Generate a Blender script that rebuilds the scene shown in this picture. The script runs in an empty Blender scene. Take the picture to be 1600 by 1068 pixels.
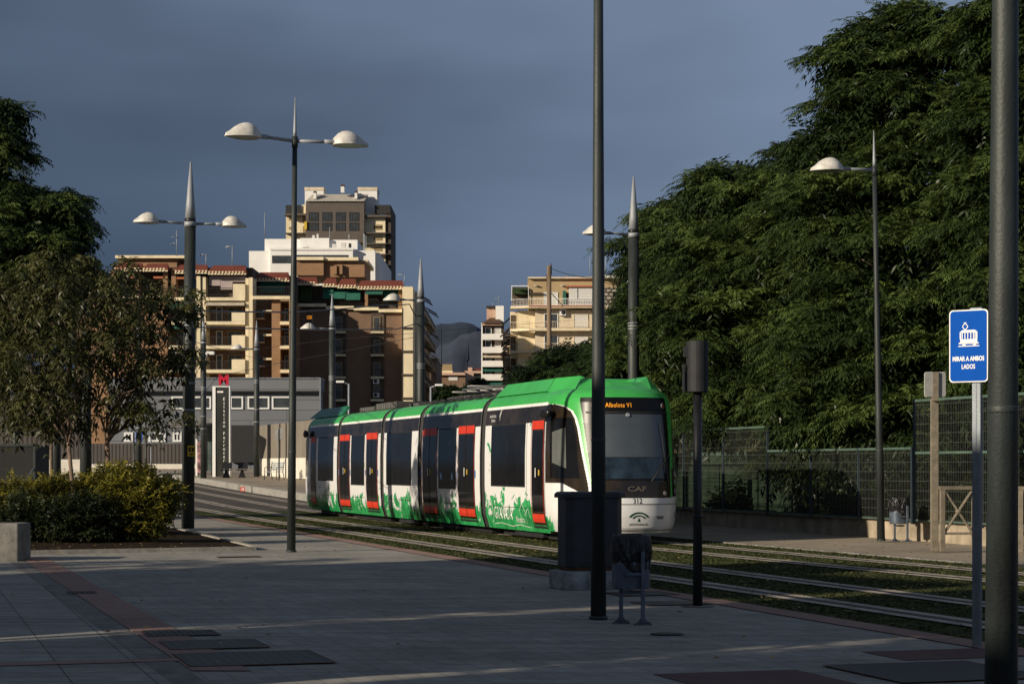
import bpy, bmesh, math, random
import numpy as np
from mathutils import Vector, Matrix
random.seed(7)
F = 3111.1; HC = 1.6; HY = 729.0
C = bpy.context.scene.collection
sc = bpy.context.scene
def S(Z): return F / Z                                   # photo pixels per metre at distance Z
def P(px, py, Z): return Vector(((px-800)*Z/F, Z, HC-(py-HY)*Z/F))
def gp(px, py):                                          # point of the flat ground seen at a pixel
    Z = F*HC/(py-HY); return Vector(((px-800)*Z/F, Z, 0))
def lerp(a, b, t): return a+(b-a)*t
def interp(x, tab):
    if x <= tab[0][0]: return tab[0][1]
    for (a, b), (c, d) in zip(tab, tab[1:]):
        if x <= c: return b+(d-b)*(x-a)/(c-a)
    return tab[-1][1]
GT = [(60,0),(75,.08),(95,.36),(115,.72),(150,1.15),(260,1.6),(600,2.5),(1400,4)]
def g(Z): return interp(Z, GT)                           # ground height: it rises gently beyond the tram

# ---------- materials
def new_mat(name):
    m = bpy.data.materials.new(name); m.use_nodes = True
    nt = m.node_tree; b = nt.nodes['Principled BSDF']; return m, nt, b
def mat(name, col, rough=.6, metal=0, var=.12, scale=3.0, bump=0, bscale=40, emit=None, estr=1, spec=.5, streak=0, coat=0):
    """plain surface with procedural dirt: two noises modulate colour and roughness"""
    m, nt, b = new_mat(name); N = nt.nodes.new; L = nt.links.new
    tc = N('ShaderNodeTexCoord'); mp = N('ShaderNodeMapping'); L(tc.outputs['Object'], mp.inputs[0])
    if streak: mp.inputs['Scale'].default_value = (1, 1, 1/streak)
    n = N('ShaderNodeTexNoise'); n.inputs['Scale'].default_value = scale; n.inputs['Detail'].default_value = 6; n.inputs['Roughness'].default_value = .65
    L(mp.outputs[0], n.inputs['Vector'])
    mr = N('ShaderNodeMapRange'); L(n.outputs[0], mr.inputs[0])
    mr.inputs[1].default_value = .3; mr.inputs[2].default_value = .7; mr.inputs[3].default_value = 1-var*1.6; mr.inputs[4].default_value = 1+var
    mx = N('ShaderNodeMix'); mx.data_type = 'RGBA'; mx.blend_type = 'MULTIPLY'; mx.inputs[0].default_value = 1
    mx.inputs[6].default_value = (*col, 1); L(mr.outputs[0], mx.inputs[7]); L(mx.outputs[2], b.inputs['Base Color'])
    b.inputs['Roughness'].default_value = rough; b.inputs['Metallic'].default_value = metal
    b.inputs['Specular IOR Level'].default_value = spec
    if coat: b.inputs['Coat Weight'].default_value = coat; b.inputs['Coat Roughness'].default_value = .08
    if bump:
        n2 = N('ShaderNodeTexNoise'); n2.inputs['Scale'].default_value = bscale; n2.inputs['Detail'].default_value = 4; L(tc.outputs['Object'], n2.inputs['Vector'])
        bp = N('ShaderNodeBump'); bp.inputs['Strength'].default_value = bump; bp.inputs['Distance'].default_value = .02
        L(n2.outputs[0], bp.inputs['Height']); L(bp.outputs[0], b.inputs['Normal'])
    if emit: b.inputs['Emission Color'].default_value = (*emit, 1); b.inputs['Emission Strength'].default_value = estr
    return m
def brick_mat(name, c1, c2, mortar, bw, rh, ms=.012, rot=0, wall=True, rough=.85, var=.2, offset=.5, bump=.3, nsc=.35, streaks=0):
    m, nt, b = new_mat(name); N = nt.nodes.new; L = nt.links.new
    tc = N('ShaderNodeTexCoord'); vec = tc.outputs['Object']
    if wall:                                             # bricks run round the corners: (x+y, z)
        sp = N('ShaderNodeSeparateXYZ'); L(vec, sp.inputs[0]); ad = N('ShaderNodeMath'); L(sp.outputs[0], ad.inputs[0]); L(sp.outputs[1], ad.inputs[1])
        cb = N('ShaderNodeCombineXYZ'); L(ad.outputs[0], cb.inputs[0]); L(sp.outputs[2], cb.inputs[1]); v2 = cb.outputs[0]
    else:
        mp = N('ShaderNodeMapping'); mp.inputs['Rotation'].default_value = (0, 0, rot); L(vec, mp.inputs[0]); v2 = mp.outputs[0]
    br = N('ShaderNodeTexBrick'); L(v2, br.inputs['Vector']); br.offset = offset
    br.inputs['Color1'].default_value = (*c1, 1); br.inputs['Color2'].default_value = (*c2, 1); br.inputs['Mortar'].default_value = (*mortar, 1)
    br.inputs['Scale'].default_value = 1; br.inputs['Brick Width'].default_value = bw; br.inputs['Row Height'].default_value = rh; br.inputs['Mortar Size'].default_value = ms
    n = N('ShaderNodeTexNoise'); n.inputs['Scale'].default_value = nsc; n.inputs['Detail'].default_value = 8; n.inputs['Roughness'].default_value = .7; L(vec, n.inputs['Vector'])
    mr = N('ShaderNodeMapRange'); L(n.outputs[0], mr.inputs[0]); mr.inputs[1].default_value = .3; mr.inputs[2].default_value = .7; mr.inputs[3].default_value = 1-var; mr.inputs[4].default_value = 1+var
    mx = N('ShaderNodeMix'); mx.data_type = 'RGBA'; mx.blend_type = 'MULTIPLY'; mx.inputs[0].default_value = 1
    L(br.outputs[0], mx.inputs[6]); L(mr.outputs[0], mx.inputs[7]); out = mx.outputs[2]
    if streaks:
        n3 = N('ShaderNodeTexNoise'); n3.inputs['Scale'].default_value = 5; n3.inputs['Detail'].default_value = 10; n3.inputs['Roughness'].default_value = .8; L(vec, n3.inputs['Vector'])
        m3 = N('ShaderNodeMapRange'); L(n3.outputs[0], m3.inputs[0]); m3.inputs[1].default_value = .35; m3.inputs[2].default_value = .6; m3.inputs[3].default_value = 1-streaks; m3.inputs[4].default_value = 1
        mx2 = N('ShaderNodeMix'); mx2.data_type = 'RGBA'; mx2.blend_type = 'MULTIPLY'; mx2.inputs[0].default_value = 1; L(out, mx2.inputs[6]); L(m3.outputs[0], mx2.inputs[7]); out = mx2.outputs[2]
    if streaks:                                          # chewing gum and drip spots, and long worn patches
        vo = N('ShaderNodeTexVoronoi'); vo.inputs['Scale'].default_value = 1.7; L(vec, vo.inputs['Vector']); m4 = N('ShaderNodeMapRange'); L(vo.outputs['Distance'], m4.inputs[0]); m4.inputs[1].default_value = .03; m4.inputs[2].default_value = .07; m4.inputs[3].default_value = .55; m4.inputs[4].default_value = 1
        mp5 = N('ShaderNodeMapping'); mp5.inputs['Rotation'].default_value = (0,0,-.297); mp5.inputs['Scale'].default_value = (.25,2.2,1); L(vec, mp5.inputs[0]); n5 = N('ShaderNodeTexNoise'); n5.inputs['Scale'].default_value = 1.5; n5.inputs['Detail'].default_value = 9; n5.inputs['Roughness'].default_value = .75; L(mp5.outputs[0], n5.inputs['Vector'])
        m5 = N('ShaderNodeMapRange'); L(n5.outputs[0], m5.inputs[0]); m5.inputs[1].default_value = .35; m5.inputs[2].default_value = .65; m5.inputs[3].default_value = .72; m5.inputs[4].default_value = 1.18
        mm = N('ShaderNodeMath'); mm.operation = 'MULTIPLY'; L(m4.outputs[0], mm.inputs[0]); L(m5.outputs[0], mm.inputs[1]); mx3 = N('ShaderNodeMix'); mx3.data_type = 'RGBA'; mx3.blend_type = 'MULTIPLY'; mx3.inputs[0].default_value = 1; L(out, mx3.inputs[6]); L(mm.outputs[0], mx3.inputs[7]); out = mx3.outputs[2]
    L(out, b.inputs['Base Color']); b.inputs['Roughness'].default_value = rough; b.inputs['Specular IOR Level'].default_value = .25
    if bump:
        bp = N('ShaderNodeBump'); bp.inputs['Strength'].default_value = bump; bp.inputs['Distance'].default_value = .01; bp.invert = True
        L(br.outputs['Fac'], bp.inputs['Height']); L(bp.outputs[0], b.inputs['Normal'])
    return m
def leaf_mat(name, dark, light, rough=.45, trans=.25):
    m, nt, b = new_mat(name); N = nt.nodes.new; L = nt.links.new
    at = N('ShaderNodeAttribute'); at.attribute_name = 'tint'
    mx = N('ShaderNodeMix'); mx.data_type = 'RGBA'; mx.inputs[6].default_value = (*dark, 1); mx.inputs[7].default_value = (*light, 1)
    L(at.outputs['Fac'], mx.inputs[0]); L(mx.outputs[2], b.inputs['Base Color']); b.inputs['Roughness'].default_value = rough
    b.inputs['Specular IOR Level'].default_value = .22
    tr = N('ShaderNodeBsdfTranslucent'); L(mx.outputs[2], tr.inputs[0]); ms = N('ShaderNodeMixShader'); ms.inputs[0].default_value = trans
    L(b.outputs[0], ms.inputs[1]); L(tr.outputs[0], ms.inputs[2]); L(ms.outputs[0], nt.nodes['Material Output'].inputs[0])
    return m
M = {}
M['pole'] = mat('pole_paint', (.026,.033,.033), .55, .0, .38, 5, .15, 60, streak=4)
M['polemetal'] = mat('pole_aluminium', (.30,.32,.35), .6, .25, .12, 6, streak=3)
M['lampwhite'] = mat('lamp_shell_white', (.62,.60,.56), .45, 0, .18, 7)
M['lampglass'] = mat('lamp_glass', (.10,.12,.13), .2, 0, .1)
M['black'] = mat('black_plastic', (.012,.012,.014), .35, 0, .3, 5)
M['blackmat'] = mat('black_matt', (.016,.017,.02), .7, 0, .3, 5)
M['cabinet'] = mat('cabinet_paint', (.028,.032,.040), .5, 0, .3, 3, .1, 60)
M['rust'] = mat('rusty_steel', (.10,.05,.025), .9, 0, .4, 12)
M['conc'] = mat('concrete', (.30,.29,.27), .9, 0, .25, 5, .4, 50)
M['conc_dark'] = mat('concrete_weathered', (.20,.19,.175), .92, 0, .35, 3, .5, 40)
M['galv'] = mat('galvanised_steel', (.22,.25,.28), .5, .3, .25, 9, .1, 80, streak=4)
M['binbody'] = mat('bin_steel_blue', (.06,.075,.10), .5, .2, .3, 6)
M['beam'] = mat('weathered_steel_beam', (.21,.18,.135), .7, .1, .25, 8, .2, 60)
M['signblue'] = mat('sign_blue', (.001,.080,.44), .7, 0, .04, 6, spec=.1)
M['white'] = mat('white_paint', (.80,.80,.79), .35, 0, .05, 4)
M['signback'] = mat('sign_back_grey', (.34,.34,.33), .5, .3, .15, 6)
M['red'] = mat('red_paint', (.62,.045,.018), .4, 0, .08)
M['orange'] = mat('orange_led', (.9,.35,.02), .5, emit=(1,.33,.02), estr=.6)
M['yellow'] = mat('yellow_sticker', (.62,.42,.03), .5)
M['wood'] = mat('weathered_wood', (.20,.14,.09), .85, 0, .3, 6, .4, 30, streak=8)
M['bark'] = mat('tree_bark', (.12,.095,.07), .9, 0, .4, 9, .8, 25, streak=4)
M['bark2'] = mat('young_bark', (.19,.135,.10), .85, 0, .3, 12, .5, 40, streak=3)
M['rail'] = mat('rail_steel', (.09,.075,.065), .5, .5, .3, 12)
M['railconc'] = mat('rail_concrete', (.42,.37,.31), .9, 0, .3, 2.2, .4, 40)
M['asphalt'] = mat('asphalt', (.055,.054,.052), .95, 0, .22, 1.5, .5, 90, spec=.2)
M['soil'] = mat('soil', (.035,.024,.017), 1, 0, .6, 8, 1, 20, spec=.05)
M['cobble'] = brick_mat('dark_setts', (.10,.085,.07), (.075,.066,.058), (.04,.035,.03), .3, .15, .012, rot=-.3, wall=False, var=.3)
M['kerb'] = mat('kerb_stone', (.36,.33,.29), .9, 0, .25, 4, .3, 40)
M['redpave'] = brick_mat('red_paving', (.33,.205,.17), (.29,.19,.16), (.19,.14,.12), .2, .1, .006, rot=-.297, wall=False, var=.22)
M['redtact'] = brick_mat('red_tactile_paving', (.21,.115,.105), (.185,.105,.10), (.10,.06,.055), .055, .055, .012, rot=-.297, wall=False, var=.22, offset=0, bump=1)
M['grate'] = brick_mat('iron_grate', (.10,.095,.085), (.085,.08,.075), (.006,.006,.006), .06, .22, .02, rot=-.297, wall=False, rough=.6, offset=0, bump=1)
M['plate'] = brick_mat('manhole_plate', (.12,.11,.10), (.10,.095,.09), (.03,.03,.03), .09, .03, .008, rot=-.297, wall=False, rough=.6, offset=0, bump=1)
M['glassdark'] = mat('dark_glass', (.012,.013,.016), .06, 0, .2, spec=.6)
M['glassb'] = mat('building_glass', (.05,.058,.065), .15, 0, .3, 1.0, spec=.6)
M['signtxt'] = mat('white_lettering', (.82,.82,.82), .5, 0, .02)

# ---------- mesh builder
class MB:
    def __init__(s): s.v = []; s.f = []; s.m = []; s.sm = []
    def add(s, vs, fs, mi=0, smooth=False):
        o = len(s.v); s.v += [tuple(v) for v in vs]
        for f in fs: s.f.append(tuple(i+o for i in f)); s.m.append(mi); s.sm.append(smooth)
        return s
    def box(s, a, b, mi=0, rz=0, piv=None):
        x0, y0, z0 = [min(p, q) for p, q in zip(a, b)]; x1, y1, z1 = [max(p, q) for p, q in zip(a, b)]
        vs = [(x0,y0,z0),(x1,y0,z0),(x1,y1,z0),(x0,y1,z0),(x0,y0,z1),(x1,y0,z1),(x1,y1,z1),(x0,y1,z1)]
        if rz:
            cx, cy = piv or ((x0+x1)/2, (y0+y1)/2); c, n = math.cos(rz), math.sin(rz)
            vs = [(cx+(x-cx)*c-(y-cy)*n, cy+(x-cx)*n+(y-cy)*c, z) for x, y, z in vs]
        return s.add(vs, [(0,3,2,1),(4,5,6,7),(0,1,5,4),(1,2,6,5),(2,3,7,6),(3,0,4,7)], mi)
    def prism(s, pts, d, mi=0, smooth=False):
        """closed polygon extruded by vector d"""
        n = len(pts); d = Vector(d); a = [Vector(p) for p in pts]; vs = a+[p+d for p in a]
        fs = [tuple(range(n-1,-1,-1)), tuple(range(n,2*n))]+[(i,(i+1)%n,(i+1)%n+n,i+n) for i in range(n)]
        return s.add(vs, fs, mi, smooth)
    def tube(s, pts, rs, n=10, mi=0, cap=True, smooth=True):
        pts = [Vector(p) for p in pts]
        if not hasattr(rs, '__len__'): rs = [rs]*len(pts)
        vs = []; fs = []; prev = None
        for i, p in enumerate(pts):
            t = (pts[min(i+1, len(pts)-1)]-pts[max(i-1, 0)]).normalized()
            if prev is None: u = t.orthogonal().normalized()
            else:
                u = prev-t*prev.dot(t); u = u.normalized() if u.length > 1e-6 else t.orthogonal().normalized()
            prev = u; w = t.cross(u)
            for k in range(n):
                a = 2*math.pi*k/n; vs.append(p+(u*math.cos(a)+w*math.sin(a))*rs[i])
        for i in range(len(pts)-1):
            for k in range(n): fs.append((i*n+k, i*n+(k+1)%n, (i+1)*n+(k+1)%n, (i+1)*n+k))
        if cap: fs.append(tuple(range(n-1,-1,-1))); fs.append(tuple(range((len(pts)-1)*n, len(pts)*n)))
        return s.add(vs, fs, mi, smooth)
    def lathe(s, prof, c=(0,0,0), n=24, mi=0, smooth=True, sx=1, sy=1, rz=0):
        vs = []; fs = []; cr, sr = math.cos(rz), math.sin(rz)
        for r, z in prof:
            for k in range(n):
                a = 2*math.pi*k/n; x, y = r*math.cos(a)*sx, r*math.sin(a)*sy
                vs.append((c[0]+x*cr-y*sr, c[1]+x*sr+y*cr, c[2]+z))
        m = len(prof)
        for i in range(m-1):
            for k in range(n): fs.append((i*n+k, i*n+(k+1)%n, (i+1)*n+(k+1)%n, (i+1)*n+k))
        fs.append(tuple(range(n-1,-1,-1))); fs.append(tuple(range((m-1)*n, m*n)))
        return s.add(vs, fs, mi, smooth)
    def build(s, name, mats, parent=None, bevel=0, off=None):
        me = bpy.data.meshes.new(name)
        v = s.v if off is None else [(x-off[0], y-off[1], z-off[2]) for x, y, z in s.v]
        me.from_pydata(v, [], s.f)
        if not isinstance(mats, (list, tuple)): mats = [mats]
        for m in mats: me.materials.append(M[m] if isinstance(m, str) else m)
        me.polygons.foreach_set('material_index', s.m); me.polygons.foreach_set('use_smooth', s.sm); me.update()
        o = bpy.data.objects.new(name, me); C.objects.link(o)
        if parent: o.parent = parent
        if bevel:
            md = o.modifiers.new('bevel', 'BEVEL'); md.width = bevel; md.segments = 2; md.limit_method = 'ANGLE'; md.angle_limit = .8
        return o
def tag(o, label=None, cat=None, group=None, kind=None):
    if label: o['label'] = label
    if cat: o['category'] = cat
    if group: o['group'] = group
    if kind: o['kind'] = kind
    return o
def empty(name, loc, label, cat, group=None, rz=0):
    o = bpy.data.objects.new(name, None); C.objects.link(o); o.location = loc; o.rotation_euler = (0,0,rz); o.empty_display_size = .1
    return tag(o, label, cat, group)
def copy_tree(o, parent=None):
    c = o.copy(); C.objects.link(c)
    if parent: c.parent = parent
    for ch in list(o.children): copy_tree(ch, c)
    return c
def struct(name, mb, m, off=None):
    return tag(mb.build(name, m, off=off), kind='structure')
def text_verts(txt, size=1.0, sx=1.0, bold=0, align='CENTER', space=1.0):
    cu = bpy.data.curves.new('t', 'FONT'); cu.body = txt; cu.size = size; cu.align_x = align; cu.align_y = 'CENTER'; cu.offset = bold; cu.resolution_u = 3; cu.space_character = space
    o = bpy.data.objects.new('t', cu); C.objects.link(o)
    dg = bpy.context.evaluated_depsgraph_get(); me = bpy.data.meshes.new_from_object(o.evaluated_get(dg))
    vs = [(v.co.x*sx, v.co.y) for v in me.vertices]; fs = [tuple(p.vertices) for p in me.polygons]
    bpy.data.objects.remove(o); bpy.data.curves.remove(cu); bpy.data.meshes.remove(me)
    return vs, fs
def text_on(mb, txt, o, r, u, size, sx=1, bold=0, mi=0, fn=None, align='CENTER', space=1.0):
    vs, fs = text_verts(txt, size, sx, bold, align, space)
    if not fn: o = Vector(o); r = Vector(r).normalized(); u = Vector(u).normalized()
    if fn: mb.add([fn(x, y) for x, y in vs], fs, mi)
    else: mb.add([o+r*x+u*y for x, y in vs], fs, mi)
def rrect(w, h, r, n=5):
    pts = []
    for cx, cy, a0 in ((w/2-r, h/2-r, 0), (-w/2+r, h/2-r, 90), (-w/2+r, -h/2+r, 180), (w/2-r, -h/2+r, 270)):
        for k in range(n+1):
            a = math.radians(a0+90*k/n); pts.append((cx+r*math.cos(a), cy+r*math.sin(a)))
    return pts

# ---------- camera, sun, sky
cam = bpy.data.cameras.new('camera'); co = bpy.data.objects.new('camera', cam); C.objects.link(co)
co.location = (0, 0, HC); co.rotation_euler = (math.radians(90), 0, 0)
cam.sensor_width = 36; cam.lens = 36*F/1600; cam.shift_y = (HY-534)/1600; cam.clip_end = 9000; cam.clip_start = .1
sc.camera = co
SAZ = math.radians(54.5); SEL = math.radians(19)           # the sun stands low, behind the camera on the left
sunv = Vector((-math.sin(SAZ)*math.cos(SEL), -math.cos(SAZ)*math.cos(SEL), math.sin(SEL)))
sl = bpy.data.lights.new('sun', 'SUN'); so = bpy.data.objects.new('sun', sl); C.objects.link(so)
sl.energy = 5.0; sl.angle = math.radians(.53); sl.color = (1, .87, .68)
so.rotation_euler = (-sunv).to_track_quat('-Z', 'Y').to_euler()
w = bpy.data.worlds.new('World'); sc.world = w; w.use_nodes = True
nt = w.node_tree; N = nt.nodes.new; L = nt.links.new; bg = nt.nodes['Background']
sky = N('ShaderNodeTexSky'); sky.sky_type = 'NISHITA'; sky.sun_disc = False; sky.sun_elevation = SEL; sky.sun_rotation = math.atan2(sunv.x, sunv.y)
tc = N('ShaderNodeTexCoord'); sp = N('ShaderNodeSeparateXYZ'); L(tc.outputs['Generated'], sp.inputs[0])
def vm(op, a, b=None, clamp=False):
    n = N('ShaderNodeMath'); n.operation = op; n.use_clamp = clamp
    for i, q in enumerate((a, b)):
        if q is None: continue
        if isinstance(q, (int, float)): n.inputs[i].default_value = q
        else: L(q, n.inputs[i])
    return n.outputs[0]
def mr(v, a, b, c, d, smooth=True):
    n = N('ShaderNodeMapRange'); n.interpolation_type = 'SMOOTHSTEP' if smooth else 'LINEAR'; L(v, n.inputs[0])
    for i, q in enumerate((a, b, c, d)): n.inputs[i+1].default_value = q
    return n.outputs[0]
def mixc(f, a, b):
    n = N('ShaderNodeMix'); n.data_type = 'RGBA'
    if isinstance(f, (int, float)): n.inputs[0].default_value = f
    else: L(f, n.inputs[0])
    for i, q in ((6, a), (7, b)):
        if isinstance(q, tuple): n.inputs[i].default_value = (*q, 1)
        else: L(q, n.inputs[i])
    return n.outputs[2]
mpn = N('ShaderNodeMapping'); mpn.inputs['Scale'].default_value = (1.6, 1.6, 5); L(tc.outputs['Generated'], mpn.inputs[0])
nz = N('ShaderNodeTexNoise'); nz.inputs['Scale'].default_value = 2.3; nz.inputs['Detail'].default_value = 3; nz.inputs['Roughness'].default_value = .5; L(mpn.outputs[0], nz.inputs['Vector'])
# storm cloud: slate grey-blue, opening to a paler blue grey up on the right
x, z = sp.outputs[0], sp.outputs[2]
up = vm('ADD', vm('MULTIPLY', x, .75), vm('MULTIPLY', z, 1.0)); up = vm('ADD', up, vm('MULTIPLY', vm('SUBTRACT', nz.outputs[0], .5), .24))
c1 = mixc(mr(z, .0, .10, 0, 1), (.053,.082,.124), (.058,.088,.138))
c1 = mixc(mr(z, .10, .22, 0, 1), c1, (.048,.071,.112))
cloud = mixc(mr(up, -.08, .40, 0, 1), c1, (.195,.262,.385)); cloud = mixc(mr(z, .30, .5, 0, 1), cloud, (.10,.125,.175))
mul = N('ShaderNodeMix'); mul.data_type = 'RGBA'; mul.blend_type = 'MULTIPLY'; mul.inputs[0].default_value = 1; L(cloud, mul.inputs[6]); L(mr(nz.outputs[0], .25, .75, .90, 1.10), mul.inputs[7])
skys = N('ShaderNodeMix'); skys.data_type = 'RGBA'; skys.blend_type = 'MULTIPLY'; skys.inputs[0].default_value = 1; L(sky.outputs[0], skys.inputs[6]); skys.inputs[7].default_value = (.05,.05,.05,1)
# behind the camera the sky is clear
cover = mr(sp.outputs[1], -.5, .25, .72, 1)
L(mixc(cover, skys.outputs[2], mul.outputs[2]), bg.inputs[0]); bg.inputs[1].default_value = 1.0
sc.view_settings.view_transform = 'Standard'; sc.view_settings.look = 'None'; sc.view_settings.exposure = 0
sc.cycles.use_adaptive_sampling = True; sc.cycles.max_bounces = 6; sc.cycles.transparent_max_bounces = 8
sc.cycles.sample_clamp_indirect = 4
try: sc.cycles.use_denoising = True
except Exception: pass

# ---------- ground
TH = math.radians(17); ct, st = math.cos(TH), math.sin(TH)       # the tracks run at 17 degrees to the view
def railA(Z): return .435-(Z-33.9)*.309
def cCD(Z): return interp(Z, [(8,14.6),(20,10.3),(24,8.8),(28,7.35),(33,5.5),(38.7,3.5),(41,2.68),(45,1.3),(50,-.33),(200,-46.2)])
def sm(fn, Z): return (fn(Z-2)+fn(Z)+fn(Z+2)+fn(Z-1)+fn(Z+1))/5
A_ = lambda Z: sm(railA, Z); B_ = lambda Z: A_(Z)+1.64
cD_ = lambda Z: sm(cCD, Z); C_ = lambda Z: cD_(Z)-.79; D_ = lambda Z: cD_(Z)+.79
ZS = [6+1.0*i for i in range(64)]+[70+4*i for i in range(33)]
def strip(mb, f0, f1, z, zs, mi=0):
    vs = []; fs = []
    for i, Z in enumerate(zs): vs += [(f0(Z), Z, g(Z)+z), (f1(Z), Z, g(Z)+z)]
    for i in range(len(zs)-1): fs.append((2*i, 2*i+1, 2*i+3, 2*i+2))
    mb.add(vs, fs, mi)
mb = MB(); ys = [-60,-20,0,20,40,60,67,75,85,95,105,115,130,150,200,260,400,600,1000,1400,3000]; xs = [-3000,-400,-100,-40,-10,10,40,100,400,3000]
vs = [(x_, y_, g(y_)-.012) for y_ in ys for x_ in xs]; n = len(xs)
mb.add(vs, [(j*n+i, j*n+i+1, (j+1)*n+i+1, (j+1)*n+i) for j in range(len(ys)-1) for i in range(n-1)])
struct('ground', mb, 'asphalt')
M['pave'] = brick_mat('grey_paving', (.365,.345,.31), (.31,.298,.272), (.235,.225,.205), .6, .2, .006, rot=-.297+math.pi/2, wall=False, var=.22, nsc=.5, streaks=.28)
M['slab'] = brick_mat('pale_slab_paving', (.36,.345,.31), (.31,.30,.275), (.15,.145,.135), 1.2, .6, .008, rot=-.297+math.pi/2, wall=False, var=.25, nsc=.4, streaks=.3)
M['walk'] = brick_mat('sidewalk_paving', (.36,.30,.23), (.30,.255,.20), (.17,.145,.115), .4, .2, .008, rot=-.297, wall=False, var=.25)
edge = lambda Z: A_(Z)-.98
mb = MB(); strip(mb, lambda Z: -60, lambda Z: edge(Z)-.40, .0, ZS[:62]); struct('pavement', mb, 'pave')
# slab field left of the red band
bl = lambda Z: -8.29-(Z-33.9)*.316
mb = MB(); strip(mb, lambda Z: -30, lambda Z: bl(Z)-.28, .004, ZS[:29]); struct('pale_slab_paving', mb, 'slab')
mb = MB(); strip(mb, lambda Z: bl(Z)-.28, lambda Z: bl(Z)-.02, .006, ZS[:29]); struct('pavement_channel', mb, 'conc_dark')
mb = MB(); strip(mb, bl, lambda Z: bl(Z)+.46, .008, [15.6+.5*i for i in range(40)]); struct('red_paving_band', mb, 'redpave')
mb = MB(); strip(mb, lambda Z: edge(Z)-.40, edge, .008, ZS[:58]); struct('red_edge_paving', mb, 'redpave')
# turf between the rails
def grass_mat():
    m, nt, b = new_mat('track_turf'); N = nt.nodes.new; L = nt.links.new
    tc = N('ShaderNodeTexCoord'); n = N('ShaderNodeTexNoise'); n.inputs['Scale'].default_value = 1.1; n.inputs['Detail'].default_value = 9; n.inputs['Roughness'].default_value = .72; L(tc.outputs['Object'], n.inputs['Vector'])
    r = N('ShaderNodeValToRGB'); L(n.outputs[0], r.inputs[0]); e = r.color_ramp.elements
    e[0].position = .34; e[0].color = (.030,.037,.014,1); e[1].position = .68; e[1].color = (.088,.095,.038,1); q = e.new(.5); q.color = (.050,.062,.022,1)
    L(r.outputs[0], b.inputs['Base Color']); b.inputs['Roughness'].default_value = .95; b.inputs['Specular IOR Level'].default_value = .1
    n2 = N('ShaderNodeTexNoise'); n2.inputs['Scale'].default_value = 30; n2.inputs['Detail'].default_value = 6; L(tc.outputs['Object'], n2.inputs['Vector'])
    bp = N('ShaderNodeBump'); bp.inputs['Strength'].default_value = .9; bp.inputs['Distance'].default_value = .04; L(n2.outputs[0], bp.inputs['Height']); L(bp.outputs[0], b.inputs['Normal']); return m
M['turf'] = grass_mat()
kerbR = lambda Z: D_(Z)+1.15
GZ = [z for z in ZS if z <= 70]
mb = MB(); strip(mb, edge, kerbR, .004, GZ); struct('track_turf_bed', mb, 'turf')
mb = MB(); strip(mb, lambda Z: edge(Z)-8, lambda Z: D_(Z)+.9, .004, [z for z in ZS if z >= 70]); struct('cobbled_track_road', mb, 'cobble')
for nm, fn in (('nearest', A_), ('second', B_), ('third', C_), ('farthest', D_)):
    mb = MB()
    for a, b_ in ((-.26,-.075),(.075,.26)): strip(mb, lambda Z: fn(Z)+a, lambda Z: fn(Z)+b_, .020, ZS)
    strip(mb, lambda Z: fn(Z)-.075, lambda Z: fn(Z)+.075, .009, ZS, 2)
    strip(mb, lambda Z: fn(Z)-.03, lambda Z: fn(Z)+.03, .022, ZS, 1)
    tag(mb.build('tram_rail', ['railconc','rail','blackmat']), kind='structure')
# grass blades and fallen leaves over the turf
rng = np.random.default_rng(5)
def fast_mesh(name, V, Fq, tint, m, parent=None, n=4):
    me = bpy.data.meshes.new(name); nv = len(V); nf = len(Fq)
    me.vertices.add(nv); me.vertices.foreach_set('co', V.astype(np.float32).ravel())
    me.loops.add(nf*n); me.loops.foreach_set('vertex_index', Fq.astype(np.int32).ravel())
    me.polygons.add(nf); me.polygons.foreach_set('loop_start', np.arange(0, nf*n, n, dtype=np.int32))
    try: me.polygons.foreach_set('loop_total', np.full(nf, n, dtype=np.int32))
    except Exception: pass
    at = me.attributes.new('tint', 'FLOAT', 'POINT'); at.data.foreach_set('value', tint.astype(np.float32))
    me.materials.append(M[m] if isinstance(m, str) else m); me.update(calc_edges=True)
    o = bpy.data.objects.new(name, me); C.objects.link(o)
    if parent: o.parent = parent
    return o
M['blade'] = leaf_mat('turf_blades', (.036,.046,.016), (.105,.115,.042), .8)
M['fallen'] = leaf_mat('fallen_leaves', (.16,.085,.03), (.45,.33,.12), .8, .1)
nb = 90000
Z = rng.uniform(17, 62, nb)**1.0; Zi = np.array([0.0]*0)
Zg = np.arange(14, 70, .5); e0 = np.array([edge(q) for q in Zg]); e1 = np.array([kerbR(q) for q in Zg]); rl = [np.array([f(q) for q in Zg]) for f in (A_, B_, C_, D_)]
u = rng.uniform(0, 1, nb); X = np.interp(Z, Zg, e0)*(1-u)+np.interp(Z, Zg, e1)*u
ok = np.ones(nb, bool)
for r_ in rl: ok &= np.abs(X-np.interp(Z, Zg, r_)) > .24
X, Z = X[ok], Z[ok]; n_ = len(X); a = rng.uniform(0, 6.28, n_); h = rng.uniform(.012, .024, n_); wd = rng.uniform(.012, .03, n_)
V = np.zeros((n_, 4, 3)); dx, dy = np.cos(a)*wd, np.sin(a)*wd; lx, ly = rng.normal(0, .03, n_), rng.normal(0, .03, n_)
V[:,0] = np.stack([X-dx, Z-dy, 0*X+.005], 1); V[:,1] = np.stack([X+dx, Z+dy, 0*X+.005], 1); V[:,2] = np.stack([X+dx*.4+lx, Z+dy*.4+ly, h], 1); V[:,3] = np.stack([X-dx*.4+lx, Z-dy*.4+ly, h], 1)
o = fast_mesh('turf_grass', V.reshape(-1,3), np.arange(n_*4).reshape(-1,4), np.repeat(rng.uniform(0,1,n_)**1.5, 4), 'blade')
tag(o, 'short dull green turf growing between the tram rails', 'grass', kind='stuff')
nb = 4200
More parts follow.
